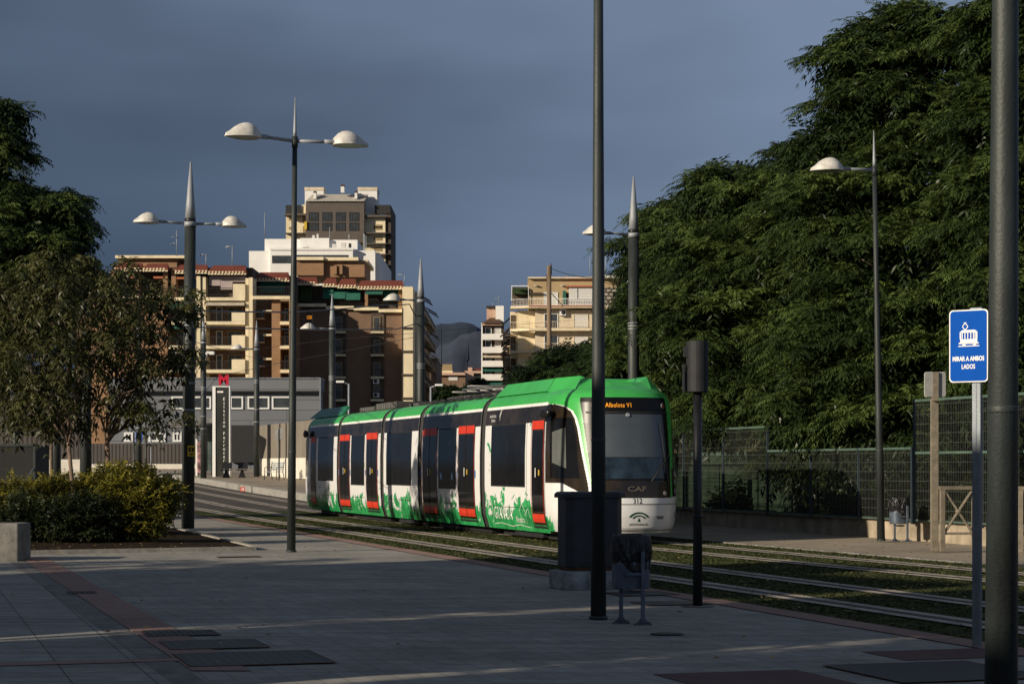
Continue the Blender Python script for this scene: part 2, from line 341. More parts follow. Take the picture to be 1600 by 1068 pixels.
Z = rng.uniform(15.5, 56, nb); X = rng.uniform(-1, 1, nb)*Z*.26; a = rng.uniform(0, 6.28, nb); s_ = rng.uniform(.02, .045, nb)
keep = (rng.uniform(0, 1, nb) < np.where(X > np.interp(Z, Zg, e0), .5, .06)) | ((Z > 36) & (Z < 40) & (X < -5)); X, Z, a, s_ = X[keep], Z[keep], a[keep], s_[keep]; n_ = len(X)
V = np.zeros((n_, 4, 3))
for k, (p, q) in enumerate(((-1,0),(0,-.55),(1,0),(0,.55))):
    V[:,k] = np.stack([X+(np.cos(a)*p-np.sin(a)*q)*s_, Z+(np.sin(a)*p+np.cos(a)*q)*s_, .026+rng.uniform(0,.02,n_)+np.where((Z>36.4)&(X<-5.2),.06,0)], 1)
o = fast_mesh('fallen_leaves', V.reshape(-1,3), np.arange(n_*4).reshape(-1,4), np.repeat(rng.uniform(0,1,n_), 4), 'fallen')
tag(o, 'dry fallen leaves scattered over the paving and turf', 'leaves', kind='stuff')
# right-hand footway with its kerb
wallR = lambda Z: 7.53+(45.8-Z)*.297
FZ = [30+1.0*i for i in range(50)]
mb = MB(); kr = lambda Z: kerbR(Z)+.0
strip(mb, lambda Z: kr(Z)+.14, lambda Z: wallR(Z)+30, .030, [z for z in ZS if 33 <= z <= 110]); struct('sidewalk', mb, 'walk')
mb = MB(); kz = [z for z in ZS if 33 <= z <= 78]
strip(mb, kr, lambda Z: kr(Z)+.14, .034, kz)
vs = []; fs = []
for Z_ in kz: vs += [(kr(Z_), Z_, g(Z_)-.01), (kr(Z_), Z_, g(Z_)+.034)]
for i in range(len(kz)-1): fs.append((2*i, 2*i+2, 2*i+3, 2*i+1))
vs += [(kr(33), 33, -.01), (wallR(33)+6, 33, -.01), (wallR(33)+6, 33, .034), (kr(33), 33, .034)]; k = len(vs)-4; fs.append((k, k+1, k+2, k+3))
mb.add(vs, fs); struct('kerb', mb, 'conc_dark')
# iron plates and grates let into the pavement
def quad_on(name, pxs, m, z=.012, kind='structure'):
    mb = MB(); p = [gp(*q) for q in pxs]; mb.add([(q.x, q.y, z) for q in p], [tuple(range(len(p)))]); o = mb.build(name, m); return tag(o, kind=kind)
def pq(px, py, w_, l_): 
    """plate aligned with the tracks: corner at pixel, width to the right, length toward the camera"""
    p = gp(px, py); r = Vector((ct, st, 0)); d = Vector((st, -ct, 0)); return [p+d*l_, p+r*w_+d*l_, p+r*w_, p]
def plate(name, px, py, w_, l_, m, lab, cat, grp=None, z=.0095):
    pts = pq(px, py, w_, l_); c = sum(pts, Vector())/4; mb = MB(); mb.prism([(p-c) for p in pts], (0,0,.003)); o = mb.build(name, m); o.location = (c.x, c.y, z)
    # frame
    f = MB()
    for i in range(4):
        a, b_ = pts[i]-c, pts[(i+1)%4]-c; f.prism([a*1.0, b_*1.0, b_*1.035, a*1.035], (0,0,.004))
    f.build('frame', 'rust', o); return tag(o, lab, cat, grp)
plate('drain_grate', 222, 987, .66, .62, 'grate', 'slotted iron drain grate beside the red paving band', 'drain grate')
plate('manhole_cover', 250, 1003, .85, .85, 'plate', 'square studded manhole plate between the slotted grate and the long plate', 'manhole cover')
plate('service_cover', 272, 1023, 1.15, 1.1, 'plate', 'largest dark studded service cover at the end of the red band', 'manhole cover')
plate('drain_grate', 104, 925, .34, .45, 'grate', 'small dark drain slot cut into the red paving band', 'drain grate')
plate('drain_grate', 338, 870, .75, .30, 'grate', 'slotted drain grate in sunlit paving below the bed kerb', 'drain grate')
plate('service_cover', 1290, 1041, 1.25, 1.3, 'plate', 'dark studded service cover in the red tactile paving', 'manhole cover')
plate('manhole_cover', 942, 926, .75, .7, 'plate', 'dark manhole cover behind the front litter bin, nearer the cabinet plinth', 'manhole cover')
plate('manhole_cover', 985, 941, .8, .6, 'plate', 'dark manhole cover between the front litter bin and the signal post', 'manhole cover')
mb = MB(); c = gp(1042, 991); mb.lathe([(.16,0),(.16,.006)], (0,0,0), 24); o = mb.build('manhole_cover', 'plate'); o.location = (c.x, c.y, .006); tag(o, 'small round cover in the paving in front of the litter bin', 'manhole cover')
def tq(name, x0, y0, w_, l_, m, z):
    p = gp(x0, y0); r = Vector((ct, st, 0)); d = Vector((st, -ct, 0)); pts = [p+d*l_, p+r*w_+d*l_, p+r*w_, p]; mb = MB(); mb.add([(q.x, q.y, z) for q in pts], [(0,1,2,3)]); return struct(name, mb, m)
tq('tactile_paving', 1345, 1018, 3.2, .8, 'redtact', .005)
tq('tactile_paving', 1020, 1053, 1.2, 1.6, 'redtact', .0045)
tq('red_cross_band', -560, 1052, 4.55, .26, 'redpave', .010)
# planting bed
bed = [Vector((-18,35.6,0)), gp(30,866), gp(398,859), gp(275,829), Vector((-18,53,0))]
mb = MB(); 
cen = sum(bed, Vector())/5; K = 40; vs = []; fs = []
def inbed(x, y, m=0):
    ins = False; n = len(bed)
    for i in range(n):
        a, b_ = bed[i], bed[(i+1)%n]
        if (a.y > y) != (b_.y > y) and x < (b_.x-a.x)*(y-a.y)/(b_.y-a.y)+a.x: ins = not ins
    return ins
mb.add([(p.x, p.y, .05) for p in bed]+[(cen.x, cen.y, .16)], [(i, (i+1)%5, 5) for i in range(5)]); struct('planting_bed_soil', mb, 'soil')
mb = MB()
for i in range(4):
    a, b_ = bed[i], bed[i+1]; d = (b_-a).normalized(); nn = Vector((d.y, -d.x, 0))*.10; mb.prism([a-nn*.2, b_-nn*.2, b_+nn, a+nn][::-1], (0,0,.075))
struct('bed_kerb', mb, 'kerb')
# ================= the tram: local +Y runs from the nose to the tail, -X is the side seen
TR = empty('tram', (2.55, 40.4, 0), 'white and green articulated tram with red trimmed doors standing on the grassed track', 'tram', rz=TH)
PR = [(.20,1.20),(.5,1.29),(1.0,1.325),(1.9,1.325),(2.5,1.305),(2.93,1.26),(3.02,1.225),(3.12,1.16),(3.20,1.06),(3.25,.92),(3.28,.6)]
def hw(z): return interp(z, PR)
def splash_mat():
    m, nt, b = new_mat('tram_white_with_green_splashes'); N = nt.nodes.new; L = nt.links.new
    tc = N('ShaderNodeTexCoord'); mp = N('ShaderNodeMapping'); mp.inputs['Scale'].default_value = (1,1,1.15); L(tc.outputs['Object'], mp.inputs[0])
    n = N('ShaderNodeTexNoise'); n.inputs['Scale'].default_value = 1.55; n.inputs['Detail'].default_value = 5; n.inputs['Roughness'].default_value = .62; n.inputs['Distortion'].default_value = .7; L(mp.outputs[0], n.inputs['Vector'])
    sp = N('ShaderNodeSeparateXYZ'); L(tc.outputs['Object'], sp.inputs[0])
    r = N('ShaderNodeMapRange'); L(sp.outputs[2], r.inputs[0]); r.inputs[1].default_value = .2; r.inputs[2].default_value = 1.15; r.inputs[3].default_value = .22; r.inputs[4].default_value = -.17
    a = N('ShaderNodeMath'); ym = N('ShaderNodeMapRange'); L(sp.outputs[1], ym.inputs[0]); ym.inputs[1].default_value = 6.2; ym.inputs[2].default_value = 7.0; ym.inputs[3].default_value = .10; ym.inputs[4].default_value = 0
    a0 = N('ShaderNodeMath'); L(n.outputs[0], a0.inputs[0]); L(ym.outputs[0], a0.inputs[1]); L(a0.outputs[0], a.inputs[0]); L(r.outputs[0], a.inputs[1])
    # no splashes on the nose or the tail cap
    y1 = N('ShaderNodeMapRange'); L(sp.outputs[1], y1.inputs[0]); y1.inputs[1].default_value = .9; y1.inputs[2].default_value = 2.0; y1.inputs[3].default_value = -1; y1.inputs[4].default_value = 0
    a2 = N('ShaderNodeMath'); L(a.outputs[0], a2.inputs[0]); L(y1.outputs[0], a2.inputs[1])
    s = N('ShaderNodeMapRange'); L(a2.outputs[0], s.inputs[0]); s.inputs[1].default_value = .525; s.inputs[2].default_value = .54
    n2 = N('ShaderNodeTexNoise'); n2.inputs['Scale'].default_value = 5; n2.inputs['Detail'].default_value = 6; L(mp.outputs[0], n2.inputs['Vector'])
    g1 = N('ShaderNodeValToRGB'); L(n2.outputs[0], g1.inputs[0]); e = g1.color_ramp.elements; e[0].position = .4; e[0].color = (.02,.24,.07,1); e[1].position = .62; e[1].color = (.04,.42,.13,1)
    n3 = N('ShaderNodeTexNoise'); n3.inputs['Scale'].default_value = 9; n3.inputs['Detail'].default_value = 3; L(tc.outputs['Object'], n3.inputs['Vector'])
    w1 = N('ShaderNodeMapRange'); L(n3.outputs[0], w1.inputs[0]); w1.inputs[3].default_value = .76; w1.inputs[4].default_value = .88
    # road grime rises from the sill
    gr = N('ShaderNodeMapRange'); L(sp.outputs[2], gr.inputs[0]); gr.inputs[1].default_value = .2; gr.inputs[2].default_value = .75; gr.inputs[3].default_value = .72; gr.inputs[4].default_value = 1
    m0 = N('ShaderNodeMath'); m0.operation = 'MULTIPLY'; L(w1.outputs[0], m0.inputs[0]); L(gr.outputs[0], m0.inputs[1])
    mx = N('ShaderNodeMix'); mx.data_type = 'RGBA'; L(s.outputs[0], mx.inputs[0]); L(m0.outputs[0], mx.inputs[6]); L(g1.outputs[0], mx.inputs[7])
    L(mx.outputs[2], b.inputs['Base Color']); b.inputs['Roughness'].default_value = .28; b.inputs['Coat Weight'].default_value = .3; return m
M['tw'] = splash_mat()
M['tg'] = mat('tram_green', (.050,.42,.080), .32, 0, .10, 2, coat=.3)
M['tblack'] = mat('tram_black_warm_reflection', (.030,.021,.014), .13, 0, .5, 1.2, spec=.5)  # brown tint paints in the reflection of warm buildings
M['tstripe'] = mat('tram_stripe_white', (.8,.8,.8), .4)
M['troof'] = mat('tram_roof_grey', (.07,.07,.068), .8, 0, .3, 5)
M['rubber'] = mat('bellows_rubber', (.018,.017,.017), .62, 0, .25, 6)
M['tpane'] = mat('tram_window_glass', (.008,.008,.009), .07, 0, .25, 2.5, spec=.35)
M['tscreen'] = mat('tram_windscreen_glass', (.008,.008,.009), .30, 0, .25, 2.5, spec=.2)
M['blind'] = mat('windscreen_sun_blind', (.070,.085,.10), .16, 0, .06, 3, spec=.6)
M['dash'] = mat('windscreen_lower_glass', (.020,.035,.052), .08, 0, .5, 3, spec=.7)
M['lens'] = mat('headlight_lens', (.55,.57,.6), .1, .5, .05)
M['redlens'] = mat('red_lens', (.22,.012,.02), .2)
M['amber'] = mat('amber_lens', (.75,.28,.03), .3)
M['blue'] = mat('blue_button', (.06,.25,.6), .4)
M['gray'] = mat('mid_grey_metal', (.22,.22,.22), .5, .4, .2)
ZL = [.20,.35,.5,.8,1.16,1.5,1.9,2.2,2.55,2.86,2.90,2.965,3.03,3.08,3.12,3.16,3.20,3.225,3.25,3.28]
def band(z): return 0 if z < 2.55 else 1 if z < 2.90 else 2 if z < 2.965 else 3 if z < 3.25 else 4
def shell(t0, t1):
    mb = MB()
    for sgn in (-1, 1):
        for z0, z1 in zip(ZL, ZL[1:]):
            a = [(sgn*hw(z0), t0, z0), (sgn*hw(z0), t1, z0), (sgn*hw(z1), t1, z1), (sgn*hw(z1), t0, z1)]
            mb.add(a if sgn > 0 else a[::-1], [(0,1,2,3)], band((z0+z1)/2), z0 >= 2.96)
    mb.add([(-.6,t0,3.28),(.6,t0,3.28),(.6,t1,3.28),(-.6,t1,3.28)], [(0,1,2,3)], 4)
    for t in (t0, t1):
        ring = [(-hw(z), t, z) for z in ZL]+[(hw(z), t, z) for z in ZL[::-1]]; mb.add(ring, [tuple(range(len(ring))) if t == t0 else tuple(range(len(ring)))[::-1]], 5)
    mb.add([(-1.2,t0,.2),(1.2,t0,.2),(1.2,t1,.2),(-1.2,t1,.2)], [(3,2,1,0)], 5)
    mb.box((-.95,t0+.3,.05), (.95,t1-.3,.19), 5)
    return mb
def panel(mb, t0, t1, z0, z1, off=.006, mi=0, sgn=-1, n=4):
    zs = sorted(set([z0, z1]+[z for z in (.5,.8,1.0,1.5,1.9,2.2,2.5,2.55) if z0 < z < z1]))
    for a, b_ in zip(zs, zs[1:]):
        q = [(sgn*(hw(a)+off), t0, a), (sgn*(hw(a)+off), t1, a), (sgn*(hw(b_)+off), t1, b_), (sgn*(hw(b_)+off), t0, b_)]
        mb.add(q if sgn > 0 else q[::-1], [(0,1,2,3)], mi)
def side_pt(t, z, off=.008, sgn=-1): return (sgn*(hw(z)+off), t, z)
def window(car, t0, t1, z0=1.16, z1=2.56, mull=1, stickers=False):
    for sgn in (-1, 1):
        mb = MB(); panel(mb, t0, t1, z0, z1, .006, 0, sgn)
        for k in range(1, mull+1):
            t = lerp(t0, t1, k/(mull+1)); panel(mb, t-.012, t+.012, z0+.02, z1-.02, .010, 1, sgn)
        for (a, b_, c, d) in ((t0,t1,z0,z0+.025),(t0,t1,z1-.03,z1),(t0,t0+.025,z0,z1),(t1-.025,t1,z0,z1)): panel(mb, a, b_, c, d, .011, 1, sgn)
        if sgn < 0 and stickers:
            for t in (t0+.25, t1-.35):
                panel(mb, t, t+.16, z0+.22, z0+.40, .012, 2, sgn); panel(mb, t+.05, t+.11, z0+.27, z0+.35, .014, 3, sgn)
        mb.build('window', ['tpane','blackmat','blue','white'], car)
def door(car, t0, t1, double=True):
    for sgn in (-1, 1):
        mb = MB(); z0, z1 = .36, 2.60
        panel(mb, t0, t1, z0, z1, .004, 0, sgn)
        leaves = [(t0, (t0+t1)/2), ((t0+t1)/2, t1)] if double else [(t0, t1)]
        for a, b_ in leaves:
            panel(mb, a+.02, b_-.02, .42, .60, .016, 1, sgn); panel(mb, a+.02, b_-.02, 2.40, 2.585, .016, 1, sgn)
            panel(mb, a+.04, b_-.04, .66, 2.36, .012, 2, sgn)
            for e in (a, b_): panel(mb, e-.008, e+.008, z0, z1, .018, 3, sgn)
        for e in (t0, t1): panel(mb, e-.010, e+.010, .60, 2.40, .020, 1, sgn)
        c = (t0+t1)/2
        panel(mb, c+.10, c+.15, 1.38, 1.58, .02, 4, sgn); panel(mb, c-.16, c-.08, 1.42, 1.54, .02, 5, sgn)
        if double:
            for t in (t0-.10, t1+.04): panel(mb, t, t+.06, 1.34, 1.52, .012, 6, sgn)
        panel(mb, t0-.01, t1+.01, .30, .345, .03, 3, sgn)
        d = mb.build('door', ['tblack','red','tpane','rubber','white','yellow','blue'], car)
# ---- nose (front and rear cab)
LN = 2.0
Y0 = [(.25,.10),(.36,.03),(.6,.0),(.86,.0),(1.0,.02),(1.3,.06),(3.03,.42),(3.12,.50),(3.20,.62),(3.25,.80)]
def nose(ph, z, off=0):
    w_ = hw(z)+off; y0 = interp(z, Y0)-off; a = math.radians(ph)
    x = w_*math.copysign(abs(math.sin(a))**.8, a); y = y0+(LN-y0)*(1-abs(math.cos(a))**.8)
    return (x, y, z)
def phx(x, z): return math.degrees(math.asin(max(-1, min(1, math.copysign((abs(x)/hw(z))**1.25, x)))))
WL = [(.95,36),(1.2,37),(1.6,40),(2.0,43),(2.4,46),(2.6,49),(2.75,54),(2.85,63),(2.90,75),(2.93,92)]
SC = [(.95,34),(1.6,35.5),(2.0,36.5),(2.6,38),(3.05,39.5)]
SCL = [(.95,35),(1.6,37),(2.0,38.5),(2.6,42),(3.05,47)]
def nose_part(ph, z):
    a = abs(ph); wl = interp(z, WL); s = interp(z, SC if ph > 0 else SCL)
    if z < .97: return 'white'
    if a < s and z < 3.03: return 'disp' if z > 2.72 else 'lowblack' if z < 1.32 else 'screen'
    if .99 < z < 1.58+.0*a and 38 < a < 62 and ph > 0: return 'cluster'
    if z > 2.93: return 'green'
    if a > wl+2.2:
        lo = 1.10 if a < 50 else 1.10+(a-50)/18*.17 if a < 68 else 1.27
        if z < lo: return 'white'
        if 50 < a+ (2.2-z)*3 and a < 84 and 1.36 < z < 2.62 and a > wl+5: return 'cabglass'
        return 'sideblack'
    if a > wl-.6: return 'stripe' if ph < 0 else 'green'
    return 'green'
def build_nose(car, nph, nz, rear=False):
    zt = [lerp(.25, 3.25, i/nz) for i in range(nz+1)]; pt = [lerp(-90, 90, i/nph) for i in range(nph+1)]
    parts = {}
    for i in range(nph):
        for j in range(nz):
            k = nose_part((pt[i]+pt[i+1])/2, (zt[j]+zt[j+1])/2); parts.setdefault((k, pt[i] < 0 if k in ('cabglass','sideblack','stripe') else 0), []).append((i, j))
    names = {'white':('cab_shell','tw'),'green':('green_fascia','tg'),'stripe':('white_outline','tstripe'),'sideblack':('cab_side_panel','tblack'),'cabglass':('cab_window','tpane'),
             'disp':('destination_panel','tscreen'),'lowblack':('lower_panel','tblack'),'screen':('windscreen','tscreen'),'cluster':('lamp_housing','tblack')}
    for (k, _s), cells in parts.items():
        mb = MB(); idx = {}; vs = []; fs = []
        def vid(i, j):
            if (i, j) not in idx:
                idx[(i, j)] = len(vs); x, y, z = nose(pt[i], zt[j]); vs.append((x, y if not rear else TL-y, z))
            return idx[(i, j)]
        for i, j in cells:
            q = (vid(i,j), vid(i+1,j), vid(i+1,j+1), vid(i,j+1)); fs.append(q if not rear else q[::-1])
        mb.add(vs, fs, 0, True); mb.build(names[k][0], names[k][1], car)
    mb = MB(); ring = [nose(p, 3.25) for p in pt]; ring = [(x, y if not rear else TL-y, z) for x, y, z in ring]
    mb.add(ring, [tuple(range(len(ring)))[::(1 if not rear else -1)]], 0); 
    lo = [nose(p, .25) for p in pt]; lo = [(x, y if not rear else TL-y, z) for x, y, z in lo]; mb.add(lo, [tuple(range(len(lo)))], 0)
    mb.build('cab_roof', 'tg', car)
TL = 29.6
GAPS = [6.75, 12.65, 16.95, 22.85]; BW = .19
segs = [(LN, GAPS[0]-BW)]+[(GAPS[i]+BW, GAPS[i+1]-BW) for i in range(3)]+[(GAPS[3]+BW, TL-LN)]
SM = ['tw','tblack','tstripe','tg','troof','rubber']
cars = []
carlab = ['front carriage with green roof fairing and single door', 'second carriage with two red trimmed double doors and stickers on the window', 'short middle carriage without doors', 'fourth carriage with two red trimmed double doors', 'rear carriage with roof fairing in shade-darkened green']
for i, (a, b_) in enumerate(segs):
    cobj = shell(a, b_).build('carriage', SM, TR); cobj['label'] = carlab[i]; cars.append(cobj)
f = cars[0]
build_nose(f, 360, 280)
door(f, 2.08, 2.94, False); window(f, 3.42, 6.02, mull=1)
door(cars[1], 7.42, 8.88); window(cars[1], 9.08, 10.72, 1.06, mull=0, stickers=True); door(cars[1], 10.90, 12.36)
window(cars[2], 13.55, 16.4, 1.10, mull=1)
door(cars[3], 17.5, 18.96); window(cars[3], 19.2, 21.0, 1.06, mull=0); door(cars[3], 21.2, 22.66)
window(cars[4], 23.6, 26.0, mull=0); door(cars[4], TL-3.2, TL-2.35, False); build_nose(cars[4], 90, 70, True)
# thin joints, numbers and writing
for t0, t1 in ((3.3,6.4),(9.1,10.7),(13.6,16.4),(19.2,21),(23.5,26)): mb = MB(); panel(mb, t0, t1, .70, .712, .008, 0); mb.build('panel_joint', 'rubber', f)
for t in (2.02, 2.98, 3.3): mb = MB(); panel(mb, t, t+.012, .25, 2.9, .008, 0); mb.build('panel_joint', 'rubber', f)
mb = MB()
def sfn(t, z, k=1): return lambda x, y: side_pt(t-x, z+y, .010)     # lettering reads from the rear to the nose
for (txt, t, z, s_, sx) in (('GRANADA', 5.15, .55, .40, .70), ('Alhambra', 3.9, .44, .20, .8)): text_on(mb, txt, (0,0,0), (1,0,0), (0,1,0), s_, sx, 0, 0, sfn(t, z))
# hand-drawn skyline strokes
def stroke(pts, w_=.012):
    for (t0, z0), (t1, z1) in zip(pts, pts[1:]):
        d = Vector((t1-t0, z1-z0)); d.normalize(); nn = Vector((-d.y, d.x))*w_/2
        q = [side_pt(t0+nn.x, z0+nn.y, .013), side_pt(t1+nn.x, z1+nn.y, .013), side_pt(t1-nn.x, z1-nn.y, .013), side_pt(t0-nn.x, z0-nn.y, .013)]; mb.add(q, [(0,1,2,3)], 0)
stroke([(3.9,.62),(3.7,.80),(3.45,.62),(3.45,.35)]); stroke([(3.85,.6),(3.85,.35)]); stroke([(3.5,.55),(3.25,.7),(3.1,.5)]); stroke([(6.0,.30),(5.4,.34),(4.6,.28),(4.0,.33),(3.2,.28)])
for t, z, rr in ((6.1,.66,.16),(6.1,.55,.20)):
    stroke([(t+rr*math.cos(a*.7), z+rr*1.1*math.sin(a*.7)) for a in range(8)])
mb.build('graffiti_lettering', 'white', f)
mb = MB()
for (txt, t, z, s_) in (('Avenida Villarejo', 6.0, 2.76, .10), ('Andalucia', 5.95, 2.66, .10)): text_on(mb, txt[:16], (0,0,0), (1,0,0), (0,1,0), s_, .8, 0, 0, sfn(t, z))
def arc_side(t, z, r, a0, a1, w_=.02):
    n = 10
    for k in range(n):
        a, b_ = math.radians(lerp(a0,a1,k/n)), math.radians(lerp(a0,a1,(k+1)/n))
        mb.add([side_pt(t-math.cos(a)*r, z+math.sin(a)*r), side_pt(t-math.cos(b_)*r, z+math.sin(b_)*r), side_pt(t-math.cos(b_)*(r+w_), z+math.sin(b_)*(r+w_)), side_pt(t-math.cos(a)*(r+w_), z+math.sin(a)*(r+w_))], [(0,1,2,3)], 0)
arc_side(5.3, 2.70, .12, 100, 200); arc_side(5.28, 2.70, .18, 100, 170)
mb.build('operator_mark', 'white', f)
# front writing
def nfn(cx, cz, off=.012): return lambda x, y: nose(phx(cx+x, cz+y), cz+y, off)
mb = MB(); text_on(mb, '1 Albolote V1', 0, (1,0,0), (0,1,0), .135, .80, .0, 0, nfn(-.30, 2.86, .006), space=1.05); mb.build('destination_text', 'orange', f)
M['sticker'] = mat('caf_grey', (.16,.13,.10), .4, .3)
mb = MB(); text_on(mb, 'CAF', 0, (1,0,0), (0,1,0), .14, 1.6, .004, 0, nfn(0, 1.15)); mb.build('maker_mark', 'sticker', f)
mb = MB(); text_on(mb, '312', 0, (1,0,0), (0,1,0), .15, .90, .001, 0, nfn(.0, .905, .005)); text_on(mb, 'JUNTA DE ANDALUCIA', 0, (1,0,0), (0,1,0), .062, .62, .001, 0, nfn(.03, .43, .005)); mb.build('fleet_number', 'blackmat', f)
mb = MB()
def nshape(pts, mi=0): mb.add([nose(phx(x, z), z, .005) for x, z in pts], [tuple(range(len(pts)))], mi)
for R0, R1, cz, mi in ((.20,.245,.50,0),(.13,.165,.50,0)):
    n = 14; lo, hi = (28, 152)
    for k in range(n):
        a, b_ = math.radians(lerp(lo,hi,k/n)), math.radians(lerp(lo,hi,(k+1)/n)); th = 1 if 3 < k < 10 else .6
        nshape([(.03+R0*math.cos(a), cz+R0*math.sin(a)*.75), (.03+R1*math.cos(a), cz+R1*math.sin(a)*.75*1), (.03+R1*math.cos(b_), cz+R1*math.sin(b_)*.75), (.03+R0*math.cos(b_), cz+R0*math.sin(b_)*.75)], mi)
nshape([(.00,.49),(.06,.49),(.045,.53),(.03,.575),(.015,.53)])
M['logogreen'] = mat('logo_dark_green', (.004,.06,.03), .5)
mb.build('regional_emblem', 'logogreen', f)
mb = MB()
for z in (.835,.30): 
    for k in range(60):
        a, b_ = lerp(-70,70,k/60), lerp(-70,70,(k+1)/60); mb.add([nose(a,z,.006), nose(b_,z,.006), nose(b_,z+.012,.006), nose(a,z+.012,.006)], [(0,1,2,3)])
for a in range(-39, 39, 3): mb.add([nose(a,2.70,.008), nose(a+3,2.70,.008), nose(a+3,2.735,.008), nose(a,2.735,.008)], [(0,1,2,3)])
mb.build('nose_joint', 'rubber', f)
mb = MB()                                               # tow eye recesses and side repeater lamp
for x in (-.52, .52):
    nn = [(x-.10*math.copysign(1,-x)*-1, .60), (x+.10, .60), (x+.085, .53), (x-.02, .52), (x-.06, .56)] if x > 0 else [(x-.10,.60),(x+.10,.60),(x+.06,.56),(x+.02,.52),(x-.085,.53)]
    mb.add([nose(phx(a, b_), b_, .008) for a, b_ in [(x-.1,.60),(x+.1,.60),(x+.07,.535),(x-.07,.535)]], [(3,2,1,0)], 0)
mb.build('tow_recess', 'gray', f)
def nose_disc(name, ph, z, r, m, ring=None):
    c = Vector(nose(ph, z, .01)); e = .5; tx = (Vector(nose(ph+e, z, .01))-Vector(nose(ph-e, z, .01))).normalized(); tz = (Vector(nose(ph, z+.02, .01))-Vector(nose(ph, z-.02, .01))).normalized(); nn = tx.cross(tz)
    mb = MB(); n = 16
    rim = [c+tx*math.cos(2*math.pi*k/n)*r+tz*math.sin(2*math.pi*k/n)*r for k in range(n)]; inn = [c+nn*.02+tx*math.cos(2*math.pi*k/n)*r*.7+tz*math.sin(2*math.pi*k/n)*r*.7 for k in range(n)]
    mb.add(rim+inn, [(k,(k+1)%n,(k+1)%n+n,k+n) for k in range(n)], 0); mb.add(inn, [tuple(range(n))], 1)
    return mb.build(name, [ring or m, m], f)
for z, m_ in ((1.46,'lens'),(1.29,'gray'),(1.10,'redlens')):
    nose_disc('headlight', 45, z, .07, m_, 'gray')
nose_disc('headlight', 24, 1.06, .05, 'lens', 'gray'); nose_disc('headlight', -24, 1.06, .05, 'lens', 'gray')
nose_disc('marker_lamp', 31, 2.86, .06, 'redlens', 'gray'); nose_disc('marker_lamp', -31, 2.86, .06, 'redlens', 'gray')
nose_disc('indicator_lamp', 46, .62, .05, 'amber', 'gray')
nose_disc('camera_dome', -2, 2.66, .05, 'lens', 'gray')
# sun blind behind the screen, seen through it as a paler field
mb = MB()
def nstrip(z0, z1, a0, a1, off, n=24, m=8, mi=0, slope=0):
    for k in range(n):
        for j in range(m):
            p0, p1 = lerp(a0,a1,k/n), lerp(a0,a1,(k+1)/n); q0, q1 = lerp(z0,z1,j/m), lerp(z0,z1,(j+1)/m)
            mb.add([nose(p0,q0,off), nose(p1,q0,off), nose(p1,q1,off), nose(p0,q1,off)], [(0,1,2,3)], mi, True)
nstrip(1.80, 2.68, -32, 29.5, .006); mb.build('sun_blind', 'blind', f)
mb = MB(); nstrip(1.36, 1.79, -33, 32, .006); mb.build('windscreen_lower', 'dash', f)
mb = MB()
for k in range(20):
    p0, p1 = lerp(-86,-61,k/20), lerp(-86,-61,(k+1)/20)
    z0a, z0b = lerp(1.62,1.50,k/20), lerp(1.62,1.50,(k+1)/20)
    if 5 <= k: mb.add([nose(p0-1+4*0,lerp(1.78,1.62,k/20)-.05,.006), nose(p1-1,lerp(1.78,1.62,(k+1)/20)-.05,.006), nose(p1-1,2.30+.006*k,.006), nose(p0-1,2.30+.006*k,.006)], [(0,1,2,3)], 0, True)
M['cabgrey'] = mat('cab_pale_grey', (.12,.13,.12), .3, 0, .1)  # pale grey patch laid over the cab side window
mb.build('cab_side_patch', 'cabgrey', f)
# wiper
mb = MB(); wp = [nose(phx(x, z), z, .05) for x, z in ((.72,1.30),(.55,1.55),(.25,1.25),)]; mb.tube(wp[:1]+[nose(phx(.80,1.85),1.85,.05)], .014, 6); mb.tube([nose(phx(.80,1.85),1.85,.05), nose(phx(.30,1.30),1.30,.05)], .016, 6)
mb.tube([nose(phx(.72,1.30),1.30,.05), nose(phx(.62,2.5),2.5,.03)], .009, 6); mb.build('wiper', 'blackmat', f)
# mirror-camera pod on the side above the door
mb = MB(); mb.lathe([(.0,-.11),(.10,-.09),(.15,0),(.12,.08),(.0,.11)], (-1.42, 1.75, 2.72), 14, sx=.6, sy=2.3); mb.build('side_mirror', 'black', f)
mb = MB(); mb.lathe([(.0,-.13),(.09,-.10),(.12,0),(.08,.10),(.0,.13)], (-1.40, TL-1.9, 2.70), 12, sx=.7, sy=1.5); mb.build('side_mirror', 'black', cars[4])
# roof fairings
def fairing(car, t0, t1, zt, m, front=False, rear=False):
    mb = MB(); zb = 3.22; xb, xt = 1.08, .86; ta, tb = t0+(.75 if front else .2), t1-(.25 if not rear else .9)
    for sgn in (-1, 1):
        o_ = [(sgn*xb,t0,zb),(sgn*xb,t1,zb),(sgn*xt,tb,zt),(sgn*xt,ta,zt)]; i_ = [(sgn*(xb-.09),t0,zb),(sgn*(xb-.09),t1,zb),(sgn*(xt-.09),tb,zt),(sgn*(xt-.09),ta,zt)]
        mb.add(o_+i_, [(0,1,2,3),(7,6,5,4),(3,2,6,7),(0,3,7,4),(1,5,6,2),(0,4,5,1)])
    return mb
mb = fairing(f, 2.6, 6.5, 3.50, 'tg', False)
mb.build('roof_fairing', 'tg', f)
mb = MB()                                               # forward cowl: a raised frame with a sunken, open top
ft, fb = .62, 2.62
outer = [(-.80,ft+.62),(-.55,ft+.36),(-.25,ft+.28),(.25,ft+.28),(.55,ft+.36),(.80,ft+.62),(.96,fb),(-.96,fb)]
base = [(x*1.12, (y-.16 if y < 2 else y), 3.20) for x, y in outer]; rim = [(x*.92, y+.18 if y < 2 else y, 3.50) for x, y in outer]; inn = [(x*.74, y+.34 if y < 2 else y-.12, 3.48) for x, y in outer]; flo = [(x*.66, y+.62 if y < 2 else y-.15, 3.27) for x, y in outer]
